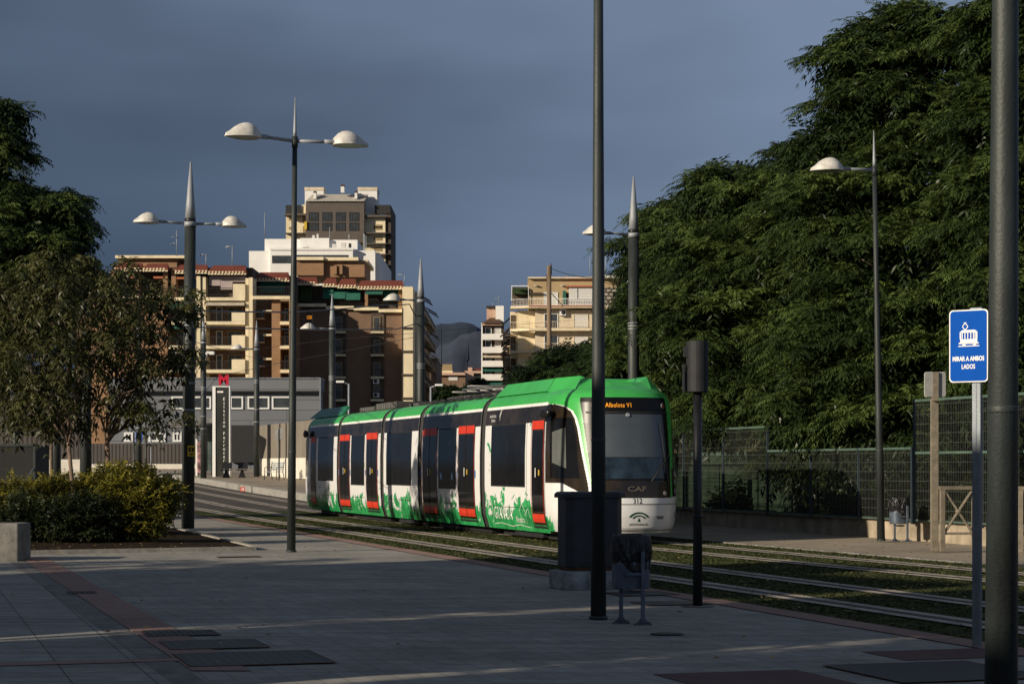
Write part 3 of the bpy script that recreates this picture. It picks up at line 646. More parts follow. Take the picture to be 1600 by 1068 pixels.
# the front rim dips so the hollow can be seen
rim = [(x, y, z-(.13 if y < 1.3 else .0)) for x, y, z in rim]; inn = [(x, y, z-(.15 if y < 1.5 else .0)) for x, y, z in inn]
n = 8; rings = [base, rim, inn, flo]
for a, b_ in zip(rings, rings[1:]):
    mb.add(a+b_, [(k,(k+1)%n,(k+1)%n+n,k+n) for k in range(n)])
mb.add(flo, [tuple(range(n))]); mb.build('roof_cowl', 'tg', f)
M['tgd'] = mat('tram_green_shade_toned', (.02,.17,.075), .25, 0, .15, 2)  # tram green darkened to paint shade onto the rear fairing
fairing(cars[4], 23.4, TL-.9, 3.52, 'tgd', rear=True).build('roof_fairing', 'tgd', cars[4])
# roof equipment
def roofbox(car, t0, t1, x0, x1, h, m='troof'):
    mb = MB(); mb.box((x0,t0,3.28),(x1,t1,3.28+h)); 
    k = t0+.2
    while k < t1-.2: mb.box((x0-.012,k,3.30),(x1+.012,k+.04,3.28+h*.9), 1); k += .3
    return mb.build('roof_equipment', [m,'gray'], car, bevel=.02)
roofbox(cars[1], 7.6, 9.6, -.75, .75, .10); roofbox(cars[1], 10.0, 12.2, -.7, .7, .12); roofbox(cars[3], 17.6, 20.2, -.75, .75, .20); roofbox(cars[3], 20.4, 22.4, -.75, .75, .14); roofbox(cars[2], 15.6, 16.7, -.6, .6, .10)
mb = MB(); y = 8.2                                        # folded current collector lying on the roof
for sx in (-.55,.55):
    mb.tube([(sx,7.2,3.42),(sx*.9,9.4,3.55),(sx*.6,12.0,3.60)], .03, 8)
for t in (7.2,8.3,9.4,10.6,12.0): mb.tube([(-.62,t,3.44+.02*(t-7)),(.62,t,3.44+.02*(t-7))], .026, 8)
for t in (9.5, 9.75): mb.tube([(-.85,t,3.60),(.85,t,3.60)], .022, 8)
for sx in (-.5,.5):
    for t in (7.3,11.9): mb.lathe([(.05,0),(.07,.03),(.04,.06),(.07,.09),(.04,.12)], (sx,t,3.29), 10)
mb.build('pantograph', 'gray', cars[1])
mb = MB(); mb.box((-1.0,7.1,3.27),(-.95,12.3,3.31))
for t in np.arange(7.3, 12.2, .8): mb.box((-1.01,t,3.25),(-.94,t+.45,3.335))
mb.build('roof_handrail', 'blackmat', cars[1])
# bellows
for gp_ in GAPS:
    mb = MB(); n = 7
    for k in range(n):
        t0, t1 = gp_-BW+2*BW*k/n, gp_-BW+2*BW*(k+1)/n; tm = (t0+t1)/2
        for sgn in (-1, 1):
            for z0, z1 in zip(ZL, ZL[1:]):
                for (ta, ia), (tb, ib) in (((t0,.07),(tm,.025)),((tm,.025),(t1,.07))):
                    q = [(sgn*(hw(z0)-ia),ta,z0),(sgn*(hw(z0)-ib),tb,z0),(sgn*(hw(z1)-ib),tb,z1),(sgn*(hw(z1)-ia),ta,z1)]; mb.add(q if sgn > 0 else q[::-1], [(0,1,2,3)])
        mb.add([(-.9,t0,3.24),(.9,t0,3.24),(.9,t1,3.24),(-.9,t1,3.24)], [(0,1,2,3)])
    for z0, z1 in zip(ZL, ZL[1:]):                       # bright edge trim on the nearer carriage
        t = gp_+BW; mb.add([(-hw(z0)-.012,t-.03,z0),(-hw(z0)-.012,t+.005,z0),(-hw(z1)-.012,t+.005,z1),(-hw(z1)-.012,t-.03,z1)], [(3,2,1,0)], 1)
    mb.build('bellows', ['rubber','gray'], TR)
# bogies
for t in (3.9, 14.8, 25.6):
    mb = MB(); mb.box((-1.1,t-1.0,.06),(1.1,t+1.0,.34)); bo = mb.build('bogie', 'blackmat', TR, bevel=.03)
    for sx in (-.75,.75):
        for dt in (-.9,.9):
            wmb = MB(); wmb.tube([(sx-.06,t+dt,.30),(sx+.06,t+dt,.30)], .29, 20); wmb.build('wheel', 'gray', bo)
# ================= lamps and poles
def lamp_head(mb, d, z, L0, L1):
    """shell of a lamp, long axis along d from radius L0 to L1"""
    d = Vector(d); u = Vector((-d.y, d.x, 0)); n = 20; le = (L1-L0); 
    rows = []
    for i in range(9):
        f_ = i/8; hx = lerp(.0, 1, f_); a = math.sin(math.pi*min(1, hx*.93+.07)**.8); w_ = .26*max(.10, a)**.75; h = .27*max(.12, a)**.8
        c = d*lerp(L0, L1, hx); rows.append([c+u*math.cos(math.pi*k/n)*w_+Vector((0,0,z+math.sin(math.pi*k/n)*h)) for k in range(n+1)])
    vs = sum(rows, []); m = n+1
    fs = [(i*m+k, i*m+k+1, (i+1)*m+k+1, (i+1)*m+k) for i in range(8) for k in range(n)]
    mb.add(vs, fs, 0, True); mb.add(rows[0], [tuple(range(m))]); mb.add(rows[-1], [tuple(range(m))[::-1]])
    un = [r[0]-Vector((0,0,.012)) for r in rows]+[r[-1]-Vector((0,0,.012)) for r in rows[::-1]]; mb.add(un, [tuple(range(len(un)))], 1)
    rim = [r[0]-Vector((0,0,.004)) for r in rows]+[r[-1]-Vector((0,0,.004)) for r in rows[::-1]]
    mb.tube(rim+[rim[0]], .014, 5, 0)
def arm_and_head(root, d, z, r0, al, hl):
    d = Vector(d).normalized(); mb = MB(); mb.tube([d*r0+Vector((0,0,z)), d*al+Vector((0,0,z+.02))], [.036,.030], 10); mb.tube([d*(al-.18)+Vector((0,0,z+.018)), d*(al+.06)+Vector((0,0,z+.02))], .045, 10)
    mb.build('lamp_arm', 'polemetal', root)
    mb = MB(); lamp_head(mb, d, z-.02, al, al+hl); mb.build('lamp_head', ['lampwhite','lampglass'], root)
def street_lamp(x, y, dirs, label, H=7.72, grp='slim lamp posts with spiked tops', k=1.0, zb=0):
    r = empty('street_lamp', (x, y, zb), label, 'street lamp', grp)
    mb = MB(); mb.tube([(0,0,0),(0,0,2.6),(0,0,5.2),(0,0,H-.05)], [.083,.070,.056,.046], 20); mb.tube([(0,0,H-.12),(0,0,H+.08)], .058, 16); mb.build('post', 'pole', r)
    mb = MB(); mb.tube([(0,0,H+.08),(0,0,H+.18),(0,0,H+.82)], [.036,.034,.010], 14); mb.build('spike', 'polemetal', r)
    mb = MB(); mb.lathe([(.085,0),(.10,.01),(.10,.03),(.085,.04)], (0,0,0), 20); mb.build('base_ring', 'pole', r)
    mb = MB(); mb.lathe([(.0735,1.86),(.0760,1.87),(.0760,1.89),(.0735,1.90)], (0,0,0), 20); mb.build('weld_ring', 'pole', r)
    for dx, dy in dirs: arm_and_head(r, (dx, dy, 0), H, .04, .74, .66)
    return r
pd = (ct, st)
q = gp(455, 862); street_lamp(q.x, q.y, [(ct,st),(-.85,-.53)], 'slim dark lamp post with two pale dome lamps, nearest the planting bed').rotation_euler = (0,.009,0)
q = gp(935, 967); street_lamp(q.x, q.y, [(ct,st),(-ct,-st)], 'slim dark lamp post standing in front of the tram beside the near litter bin')
q = Vector((2.385, 9.72, 0)); street_lamp(q.x, q.y, [(ct,st)], 'nearest dark post at the right edge, partly covering the blue tram sign').rotation_euler = (0,.006,0)
q = Vector((577/75.0, 41.5, .03)); street_lamp(q.x, q.y, [(-.97,-.22)], 'slim dark lamp post with one dome lamp in front of the big trees', zb=.06).rotation_euler = (0,-.018,0)
sl_ = bpy.data.objects['street_lamp.003']
def tram_pole(px, Z, dirs, label, H=7.93, cone=1.6, r0=.168, zb=None, k=1.0):
    x = (px-800)*Z/F; zb = g(Z) if zb is None else zb
    r = empty('catenary_pole', (x, Z, zb), label, 'tram pole', 'thick tram poles with silver cone tops')
    H_ = H
    mb = MB(); mb.tube([(0,0,0),(0,0,H_/2),(0,0,H_-.06)], [r0, r0*.94, r0*.86], 26); mb.build('post', 'pole', r)
    mb = MB(); mb.tube([(0,0,H_+.12),(0,0,H_+.5),(0,0,H_+cone)], [r0*.84,r0*.68,.022], 24); mb.tube([(0,0,H_-.08),(0,0,H_+.04)], r0*.95, 24); mb.build('cone_top', 'polemetal', r)
    mb = MB(); mb.tube([(0,0,H_+.04),(0,0,H_+.13)], r0*.86, 24); mb.build('dark_collar', 'black', r)
    mb = MB()
    for z in (5.25,5.33,5.41): mb.tube([(0,0,z),(0,0,z+.035)], r0*.94, 24)
    for z in (3.05, 3.75): mb.tube([(0,0,z),(0,0,z+.05)], r0*1.02, 24)
    mb.build('metal_bands', 'polemetal', r)
    for d in dirs: arm_and_head(r, (d[0], d[1], 0), H_, r0*.9, .84, .62)
    return r
tram_pole(293.5, 51.85, [(ct,st),(-ct,-st)], 'thick tram pole with two dome lamps, standing at the edge of the planting bed').rotation_euler = (0,.008,0)
tp2 = tram_pole(318, 112, [], 'thick tram pole half hidden behind the first one, carrying a camera'); tp2.location.z = g(112); 
tram_pole(401, 112, [(-ct,-st)], 'thick tram pole between the station totem and the metal chair', zb=1.05, H=7.17)
tram_pole(519, 91, [(-ct,-st)], 'thick tram pole rising behind the rear carriage of the tram', H=7.6)
tram_pole(657.5, 76, [(-ct,-st)], 'thick tram pole rising behind the middle of the tram', H=7.85)
tram_pole(990, 54.5, [(-ct,-st)], 'thick tram pole rising behind the front of the tram by the trees', H=7.85, zb=.1)
tram_pole(217, 92, [(-ct,-st)], 'thick tram pole seen through the young trees beside the blue stop sign', H=7.4, r0=.13)
for px, Z, l in ((25, 70, 'dark bare post behind the young trees at the left edge'), (134, 50, 'thick dark post standing between the two young tree trunks'), (88, 64, 'dark post standing left of the leaning young trunk')):
    r = empty('dark_post', ((px-800)*Z/F, Z, g(Z)), l, 'post'); mb = MB(); mb.tube([(0,0,0),(0,0,5.0)], [.16,.12], 18); mb.build('post', 'pole', r); mb = MB(); mb.lathe([(.2,0),(.2,.03)], (0,0,0), 18); mb.build('base_plate', 'pole', r)
# yellow sticker and box on the first tram pole
mb = MB(); mb.box((-.10,0,-.14),(.10,.03,.14),0); mb.box((-.07,-.006,-.02),(.07,0,.09),1); mb.box((-.05,-.006,-.11),(.05,0,-.07),1); mb.box((-.012,-.012,-.0),(.012,-.006,.07),0)
o = mb.build('warning_plate', ['yellow','blackmat']); p = P(299, 704, 51.62); o.location = p; tag(o, 'yellow and black warning plate fixed to the thick left tram pole', 'warning plate')
# security camera
p = P(324, 552, 111); r = empty('security_camera', p, 'white security camera held out from the pole behind the first tram pole', 'camera')
mb = MB(); mb.box((-.05,-.35,-.08),(.42,.05,.10)); mb.build('body', 'white', r, bevel=.02); mb = MB(); mb.tube([(0,0,-.05),(-.1,.2,-.3),(-.25,.6,-.35)], .03, 6); mb.build('bracket', 'polemetal', r)
# ================= cabinet with its plinth
q = gp(905, 921); cz_ = math.radians(17)
r = empty('control_cabinet', (q.x+.15, q.y+.35, 0), 'dark grey electrical cabinet on a pale concrete plinth in front of the tram nose', 'electrical cabinet', rz=cz_)
def oct_(w_, d_, c): return [(-w_/2+c,-d_/2),(w_/2-c,-d_/2),(w_/2,-d_/2+c),(w_/2,d_/2-c),(w_/2-c,d_/2),(-w_/2+c,d_/2),(-w_/2,d_/2-c),(-w_/2,-d_/2+c)]
mb = MB(); mb.prism([(x,y,.29) for x,y in oct_(.78,.5,.09)], (0,0,.92)); b_ = mb.build('cabinet_body', 'cabinet', r, bevel=.008)
mb = MB(); mb.box((-.004,-.262,.34),(.004,-.248,1.17)); mb.box((-.32,-.262,.33),(.32,-.252,.34)); mb.box((.03,-.27,.72),(.06,-.25,.86),1); mb.build('door_seam', ['black','galv'], b_)
mb = MB(); a = oct_(.86,.58,.10); bb = oct_(.80,.52,.10); n = 8; mb.prism([(x,y,1.195) for x,y in a], (0,0,.05)); mb.add([(x,y,1.246) for x,y in a]+[(x,y,1.275) for x,y in bb], [(k,(k+1)%n,(k+1)%n+n,k+n) for k in range(n)]); mb.add([(x,y,1.275) for x,y in bb], [tuple(range(n))]); mb.build('lid', 'cabinet', r, bevel=.006)
mb = MB(); mb.prism([(x,y,.235) for x,y in oct_(.74,.46,.08)], (0,0,.06)); mb.build('base_skirt', 'rust', r)
mb = MB(); mb.box((-.46,-.33,0),(.46,.33,.24)); mb.build('plinth', 'conc', r, bevel=.012)
M['plinthc'] = mat('plinth_concrete', (.30,.31,.32), .9, 0, .4, 5, .5, 40); bpy.data.objects['plinth'].data.materials[0] = M['plinthc']
M['binbody'] = mat('bin_steel_blue', (.10,.125,.165), .5, .2, .3, 6)
# ================= litter bins
M['bag'] = None
m, nt, b = new_mat('black_bin_bag'); N = nt.nodes.new; L = nt.links.new
b.inputs['Base Color'].default_value = (.010,.010,.012,1); b.inputs['Roughness'].default_value = .30
tc = N('ShaderNodeTexCoord'); mp = N('ShaderNodeMapping'); mp.inputs['Scale'].default_value = (11,11,2.2); mp.inputs['Rotation'].default_value = (.35,.3,0); L(tc.outputs['Object'], mp.inputs[0])
n1 = N('ShaderNodeTexNoise'); n1.inputs['Scale'].default_value = 1.6; n1.inputs['Detail'].default_value = 3; n1.inputs['Distortion'].default_value = 1.2; L(mp.outputs[0], n1.inputs['Vector'])
bp = N('ShaderNodeBump'); bp.inputs['Strength'].default_value = 1; bp.inputs['Distance'].default_value = .05; L(n1.outputs[0], bp.inputs['Height']); L(bp.outputs[0], b.inputs['Normal']); M['bag'] = m
def litter_bin(x, y, rz, label, zb=0):
    r = empty('litter_bin', (x, y, zb), label, 'litter bin', 'litter bins with black bags on two legs', rz)
    def ov(f_, w_=.178, d_=.15, n=28):
        out = []
        for k in range(n):
            a = 2*math.pi*k/n; c, s_ = math.cos(a), math.sin(a); out.append((math.copysign(abs(c)**.6, c)*w_*f_, math.copysign(abs(s_)**.6, s_)*d_*f_))
        return out
    mb = MB(); n = 28; rings = [[(x_, y_, z) for x_, y_ in ov(f_)] for z, f_ in ((.36,1.0),(.37,1.04),(.60,1.07),(.86,1.02))]
    for a, b_ in zip(rings, rings[1:]): mb.add(a+b_, [(k,(k+1)%n,(k+1)%n+n,k+n) for k in range(n)], 0, True)
    mb.add(rings[0], [tuple(range(n))[::-1]]); mb.build('bin_body', 'binbody', r)
    mb = MB(); rs = random.Random(3); rings = []
    N_ = 72
    for j, (z, f_) in enumerate(((.585,1.10),(.60,1.12),(.63,1.10),(.66,1.15),(.74,1.19),(.82,1.17),(.88,1.12),(.905,1.06),(.90,.98),(.84,.93),(.70,.90),(.62,.80))):
        rg = []
        for k in range(N_):
            a = 2*math.pi*k/N_; c, s_ = math.cos(a), math.sin(a)
            wr = .035*math.sin(a*9+z*9)+.03*math.sin(a*17-z*23+1)+.02*math.sin(a*29+z*11)
            ff = f_+wr*(.9 if 1 < j < 6 else .35); zz = z+(.05*math.sin(a*2+.6)+.025*math.sin(a*5) if j < 2 else 0)
            rg.append((math.copysign(abs(c)**.7, c)*.178*ff, math.copysign(abs(s_)**.7, s_)*.15*ff, zz))
        rings.append(rg)
    for a, b_ in zip(rings, rings[1:]): mb.add(a+b_, [(k,(k+1)%N_,(k+1)%N_+N_,k+N_) for k in range(N_)], 0, True)
    mb.add(rings[-1], [tuple(range(N_))]); mb.build('bin_bag', 'bag', r)
    for sx, top in ((-.10,.40),(.085,.74)):
        mb = MB(); yy = .0 if sx < 0 else -.20
        mb.box((sx-.019, yy-.012, .02),(sx+.019, yy+.020, top)); mb.prism([(sx-.085,yy-.05,0),(sx+.085,yy-.05,0),(sx+.085,yy+.06,0),(sx-.085,yy+.06,0)], (0,0,.014))
        mb.prism([(sx-.07,yy,.012),(sx+.07,yy,.012),(sx+.018,yy,.075),(sx-.018,yy,.075)], (0,.01,0))
        for ax in (-.065,.065): mb.lathe([(.012,0),(.012,.022)], (sx+ax,yy-.03,.014), 8)
        mb.build('leg', 'binbody', r, bevel=.003)
    mb = MB(); mb.box((-.10,-.04,.305),(.10,-.015,.34)); mb.box((-.10,-.20,.50),(.10,-.17,.53)); mb.build('crossbar', 'binbody', r)
q = gp(986, 974); litter_bin(q.x, q.y+.05, math.radians(8), 'near litter bin with a crumpled black bag beside the centre lamp post')
litter_bin(1405/1*0+ (1405-800)*41.3/F, 41.3, math.radians(17), 'far litter bin with a black bag beside the lamp post on the right footway', .06)
# ================= pedestrian signal
q = gp(1090, 947); r = empty('tram_signal', (q.x, q.y, 0), 'black signal head seen from the side on a slim black post by the turf edge', 'traffic signal')
mb = MB(); mb.tube([(0,0,0),(0,0,1.2),(0,0,2.5)], [.056,.052,.050], 18); mb.tube([(0,0,1.02),(0,0,1.05)], .060, 18); mb.build('post', 'black', r)
mb = MB()
pts = [(.12*math.cos(math.radians(a)), -.02+.12*math.sin(math.radians(a)), 2.455) for a in range(-180, 1, 15)]+[(.12,.14,2.455),(-.12,.14,2.455)]; mb.prism(pts, (0,0,.585), 0, False); mb.build('signal_head', 'blackmat', r, bevel=.008)
mb = MB(); mb.box((-.155,-.02,2.5),(-.122,.10,2.62)); mb.box((-.155,-.02,2.86),(-.122,.10,2.98)); mb.box((-.165,-.04,2.45),(-.150,.12,2.78)); mb.build('bracket', 'blackmat', r)
mb = MB(); mb.lathe([(.17,0),(.19,.004),(.05,.012)], (0,0,0), 20); mb.build('footing', 'conc_dark', r)
# ================= blue tram sign
q = gp(1532, 1010); sr = math.radians(-52+24)
r = empty('tram_crossing_sign', (q.x-.03, q.y, 0), 'blue sign reading MIRAR A AMBOS LADOS with a white tram symbol on a galvanised post', 'sign', rz=math.radians(-36))
mb = MB(); mb.box((-.04,-.02,0),(.04,.02,2.95)); mb.box((-.006,-.024,0),(.006,-.018,2.95)); mb.build('post', 'galv', r, bevel=.006)
Ww, Hh, zc = .365, .645, 2.675
mb = MB(); mb.prism([(x, -.045, zc+z) for x, z in rrect(Ww,Hh,.035)], (0,.018,0)); _b = mb.build('sign_border', 'white', r)
mb = MB(); mb.prism([(x, -.049, zc+z) for x, z in rrect(Ww-.022,Hh-.022,.030)], (0,.003,0)); _f = mb.build('sign_face', 'signblue', r)
mb = MB()
def sb(x0, z0, x1, z1): mb.box((x0,-.0515,zc+z0),(x1,-.0495,zc+z1))
def sline(a, b_, w_=.007):
    a, b_ = Vector((a[0],0,a[1])), Vector((b_[0],0,b_[1])); d = (b_-a).normalized(); nn = Vector((-d.z,0,d.x))*w_/2
    mb.prism([(p.x,-.0515,zc+p.z) for p in (a-nn, b_-nn, b_+nn, a+nn)], (0,.002,0))
sb(-.095,-.005,.105,.003)                                # rail
sb(-.075,.022,.085,.06); sb(-.09,.018,.098,.030)
for x0 in (-.055,.045): sb(x0,.006,x0+.03,.022)
sb(-.072,.118,.078,.132); sb(-.08,.06,-.066,.125); sb(.072,.06,.086,.125)
for x0 in (-.06,-.035,-.008,.02,.045,.060): sb(x0,.06,x0+.008,.12)
mb.prism([(-.07,-.0515,zc+.132),(.078,-.0515,zc+.132),(.06,-.0515,zc+.142),(-.055,-.0515,zc+.142)], (0,.002,0))
for a, b_ in (((-.03,.142),(-.055,.172)),((-.055,.172),(-.03,.205)),((-.03,.205),(-.002,.172)),((-.002,.172),(-.03,.142)),((-.042,.206),(-.018,.206))): sline(a, b_)
def on_sign(x, y): return None
text_on(mb, 'MIRAR A AMBOS', (0,-.0505,zc-.115), (1,0,0), (0,0,1), .056, .72, .0022); text_on(mb, 'LADOS', (0,-.0505,zc-.185), (1,0,0), (0,0,1), .056, .72, .0016)
_l = mb.build('sign_lettering', 'signtxt', r)
for o in (_b, _f, _l): o.location.x = -.062
mb = MB()
for z in (zc+.33, zc-.31): 
    mb.box((-.055,-.03,z-.012),(.055,.03,z+.008)); 
mb.build('clamp', 'galv', r)
# ================= post with the back of a sign, and the barrier
Zp = 36.6; x0 = (1460-800)*Zp/F
r = empty('sign_post', (x0, Zp, .06), 'weathered square post carrying the grey back of a small sign, by the kerb', 'sign')
mb = MB(); mb.box((-.07,-.05,0),(.07,.05,3.28)); mb.build('post', 'beam', r, bevel=.008)
mb = MB(); mb.prism([(x, -.075, 3.05+z) for x, z in rrect(.385,.45,.04)], (0,.015,0)); mb.build('sign_back', 'signback', r)
mb = MB(); mb.prism([(x, -.058, 3.05+z) for x, z in rrect(.395,.46,.04)], (0,.006,0)); mb.build('sign_edge', 'white', r)
mb = MB(); mb.box((-.05,-.13,2.75),(.05,-.05,3.28)); mb.build('mount_rail', 'beam', r)
def barrier(xa, Za, xb, Zb, label):
    a = Vector((xa, Za, .06)); b_ = Vector((xb, Zb, .06)); L_ = (b_-a).length; an = math.atan2(b_.y-a.y, b_.x-a.x)
    r = empty('steel_barrier', a, label, 'barrier', 'low steel cross barriers on the kerb', an)
    for x in (.03, L_-.03): mb = MB(); mb.box((x-.045,-.04,0),(x+.045,.04,1.16)); mb.build('post', 'beam', r, bevel=.006)
    mb = MB(); mb.box((-.03,-.045,1.12),(L_+.03,.045,1.19)); mb.build('top_rail', 'beam', r, bevel=.006)
    mb = MB(); mb.box((.07,-.02,.30),(L_-.07,.02,.345)); mb.build('lower_rail', 'beam', r)
    mb = MB()
    for s_ in (1, -1):
        p0 = Vector((.08, 0.004*s_, .35 if s_ > 0 else 1.10)); p1 = Vector((L_-.08, .004*s_, 1.10 if s_ > 0 else .35)); mb.tube([p0, p1], .026, 6, smooth=False)
    mb.lathe([(.0,-.05),(.05,-.03),(.06,0),(.05,.03),(.0,.05)], (L_/2,0,.725), 12); mb.build('cross_brace', 'beam', r)
Z1 = 36.4; Z2 = 34.6
barrier((1470-800)*Z1/F, Z1, (1527-800)*Z1/F, Z1+.10, 'steel cross barrier between the weathered post and the blue sign post')
barrier((1592-800)*36.1/F, 36.1, (1700-800)*36/F, 35.9, 'steel cross barrier cut off by the right edge of the photo')
# ================= low wall and mesh fence on the right
def wall_seg(Za, Zb, h, th, label, m='conc', name='low_wall', off=0.0, pil=0):
    d = (Vector((wallR(Zb), Zb, 0))-Vector((wallR(Za), Za, 0))); L_ = d.length; an = math.atan2(d.y, d.x)
    r = empty(name, (wallR(Za)+off, Za, .09), label, 'wall', rz=an); return r, L_
M['wallc'] = mat('rendered_low_wall', (.36,.30,.22), .92, 0, .35, 1.6, .6, 30)
M['mesh'] = mat('fence_green_wire', (.075,.085,.075), .55, .3, .2)
M['fpost'] = mat('fence_blue_post', (.045,.065,.085), .5, .3, .2)
M['frail'] = mat('fence_rail', (.10,.16,.13), .55, .2, .2)
r, L_ = wall_seg(30, 64, .34, .3, 'low rendered wall carrying the mesh fence along the right footway')
mb = MB(); k = 0; 
while k < L_: 
    e = min(L_, k+3.3); mb.box((k,-.30,-.1),(e-.012,0,.33+.0*k)); mb.box((k,-.33,.33),(e-.012,.03,.375)); k = e
mb.build('wall', 'wallc', r, bevel=.01)
def fence(Za, Zb, h, off, label, step, pw=.05, mid=None, cat='fence', horiz=.20, wire=.005, vstep=.07, z0=.44):
    a = Vector((wallR(Za)+off, Za, 0)); b_ = Vector((wallR(Zb)+off, Zb, 0)); d = b_-a; L_ = d.length; an = math.atan2(d.y, d.x)
    r = empty('mesh_fence', (a.x, a.y, z0), label, cat, 'mesh fences along the right footway', an)
    n = max(1, round(L_/step))
    for i in range(n+1):
        mb = MB(); x = L_*i/n; mb.box((x-pw/2,-pw/2,-.05),(x+pw/2,pw/2,h+.04)); mb.build('fence_post', 'fpost', r)
    mb = MB(); z = .06
    while z < h: mb.box((0,-.004,z-wire),(L_,.004,z+wire)); z += horiz
    x = 0
    while x < L_: mb.box((x-wire*.7,-.006,.04),(x+wire*.7,.002,h)); x += vstep
    mb.build('wire_mesh', 'mesh', r)
    mb = MB(); mb.box((0,-.02,h-.02),(L_,.02,h+.03)); mb.box((0,-.02,.02),(L_,.02,.05))
    if mid: mb.box((0,-.022,mid-.02),(L_,.018,mid+.03))
    mb.build('top_rail', 'frail', r)
fence(42.2, 49.4, 1.55, -.12, 'lower mesh fence on the sunlit wall between the big trunk and the tall fence', 2.4)
fence(49.4, 63, 2.15, -.12, 'taller mesh fence in front of the green bank beside the tram nose', 2.6, mid=None)
fence(34, 42.1, 2.55, -.12, 'tallest mesh fence with a middle rail behind the steel barrier', 2.7, mid=1.45)
# green hoarding and bank behind the fence
M['hoard'] = mat('green_hoarding', (.022,.045,.022), .8, 0, .35, 1.2)
M['hoardl'] = mat('dry_grass_bank', (.075,.082,.036), .95, 0, .35, 2.2, .6, 20)
M['hedge'] = mat('brown_wall', (.075,.055,.042), .95, 0, .45, 2.5, .8, 12)
a = Vector((wallR(70)+2.6, 70, 0)); b_ = Vector((wallR(43.5)+2.6, 43.5, 0)); an = math.atan2(b_.y-a.y, b_.x-a.x); L_ = (b_-a).length
r = empty('green_hoarding', (a.x, a.y, .09), 'green boarded screen with a pale rail standing behind the mesh fence', 'screen', rz=an)
mb = MB(); mb.box((0,0,0),(L_-11,.08,1.85)); mb.build('panel', 'hoard', r); mb = MB(); mb.box((0,-.03,1.85),(L_-11,.11,1.95)); mb.build('rail', 'frail', r)
mb = MB(); mb.box((0,1.4,0),(L_-6,1.6,2.6)); o = mb.build('bank', 'hoardl', r)
mb = MB(); mb.box((-4,3,0),(L_+30,3.3,3.3)); o = mb.build('garden_wall', 'hedge'); o.location = r.location; o.rotation_euler = r.rotation_euler; tag(o, 'dark brown garden wall behind the green screen under the trees', 'wall')
# ================= left edge: concrete block, dark enclosure
mb = MB(); mb.box((-1.6,-.45,0),(0,.45,.64)); o = mb.build('concrete_block', 'conc_dark', bevel=.02); p = gp(28, 877); o.location = (p.x, p.y+.45, 0); tag(o, 'square grey concrete block at the left edge of the pavement', 'block')
M['blackfence'] = mat('black_screen', (.010,.011,.013), .8, 0, .3, 3)
r = empty('dark_enclosure', ((52-800)*58/F, 58, 0), 'black clad enclosure behind the bushes at the left edge', 'enclosure')
mb = MB(); mb.box((-4,0,0),(0,2,2.25)); mb.build('panel', 'blackfence', r); mb = MB(); mb.box((-4,-.03,2.2),(.05,.05,2.27)); mb.box((0,-.03,0),(.06,.05,2.3)); mb.build('frame', 'pole', r)
mb = MB(); mb.tube([(.02,-.05,1.55),(-.28,-.6,.9),(-.35,-.9,.4)], .03, 6); mb.build('strut', 'galv', r)
# ================= the stop: platform, wall, shelter, totem
def slab_(name, x0, x1, Za, Zb, z1f, m):
    pass
pl = lambda Z: cD_(Z)+1.75
PZ = [80+3*i for i in range(26)]
mb = MB(); vs = []; fs = []
for Z_ in PZ: h = g(Z_)+.30; vs += [(pl(Z_), Z_, g(Z_)-.05), (pl(Z_), Z_, h), (pl(Z_)+.5, Z_, h), (pl(Z_)+18, Z_, h+.02)]
for i in range(len(PZ)-1):
    for k in range(3): fs.append((4*i+k, 4*i+k+1, 4*i+k+5, 4*i+k+4)[::1])
mb.add([v for v in vs], [f for j, f in enumerate(fs) if j % 3 == 0], 0); mb.add(vs, [f for j, f in enumerate(fs) if j % 3 == 1], 1); mb.add(vs, [f for j, f in enumerate(fs) if j % 3 == 2], 2)
mb.add([vs[0], vs[1], vs[2], vs[3], (vs[3][0], 80, 0)], [(0,4,3,2,1)], 0)
tag(mb.build('tram_platform', ['conc','kerb','walk']), kind='structure')
def ph(Z): return g(Z)+.31
M['panelwall'] = mat('brown_grey_panel_wall', (.20,.175,.145), .8, 0, .12, 1.0, streak=3)
M['whitebase'] = mat('white_painted_base', (.70,.66,.58), .8, 0, .1, 1.5)
M['corr'] = brick_mat('corrugated_brown_sheet', (.095,.085,.08), (.085,.078,.072), (.035,.03,.03), .28, 40, .05, wall=True, offset=0, var=.1)
M['claddk'] = brick_mat('grey_cladding', (.175,.185,.205), (.165,.175,.195), (.10,.105,.12), 6, .85, .035, wall=True, var=.06, bump=.2)
# wall beside the platform, running parallel to the track
wa = P(385, 700, 128); wb = P(620, 700, 90)
def pw(px, Z): return Vector(((px-800)*Z/F, Z, 0))
a, b_ = pw(398, 122), pw(560, 96.5); d = b_-a; an = math.atan2(d.y, d.x)
r = empty('platform_wall', (a.x, a.y, .95), 'brown grey panelled wall with a white base beyond the platform chair', 'wall', rz=an)
mb = MB(); mb.box((0,0,0),(d.length,.2,1.15)); mb.build('base', 'whitebase', r)
mb = MB(); k = 0
while k < d.length: e = min(k+2.6, d.length); mb.box((k,.03,1.15),(e-.02,.17,3.15)); k = e
mb.build('panels', 'panelwall', r)
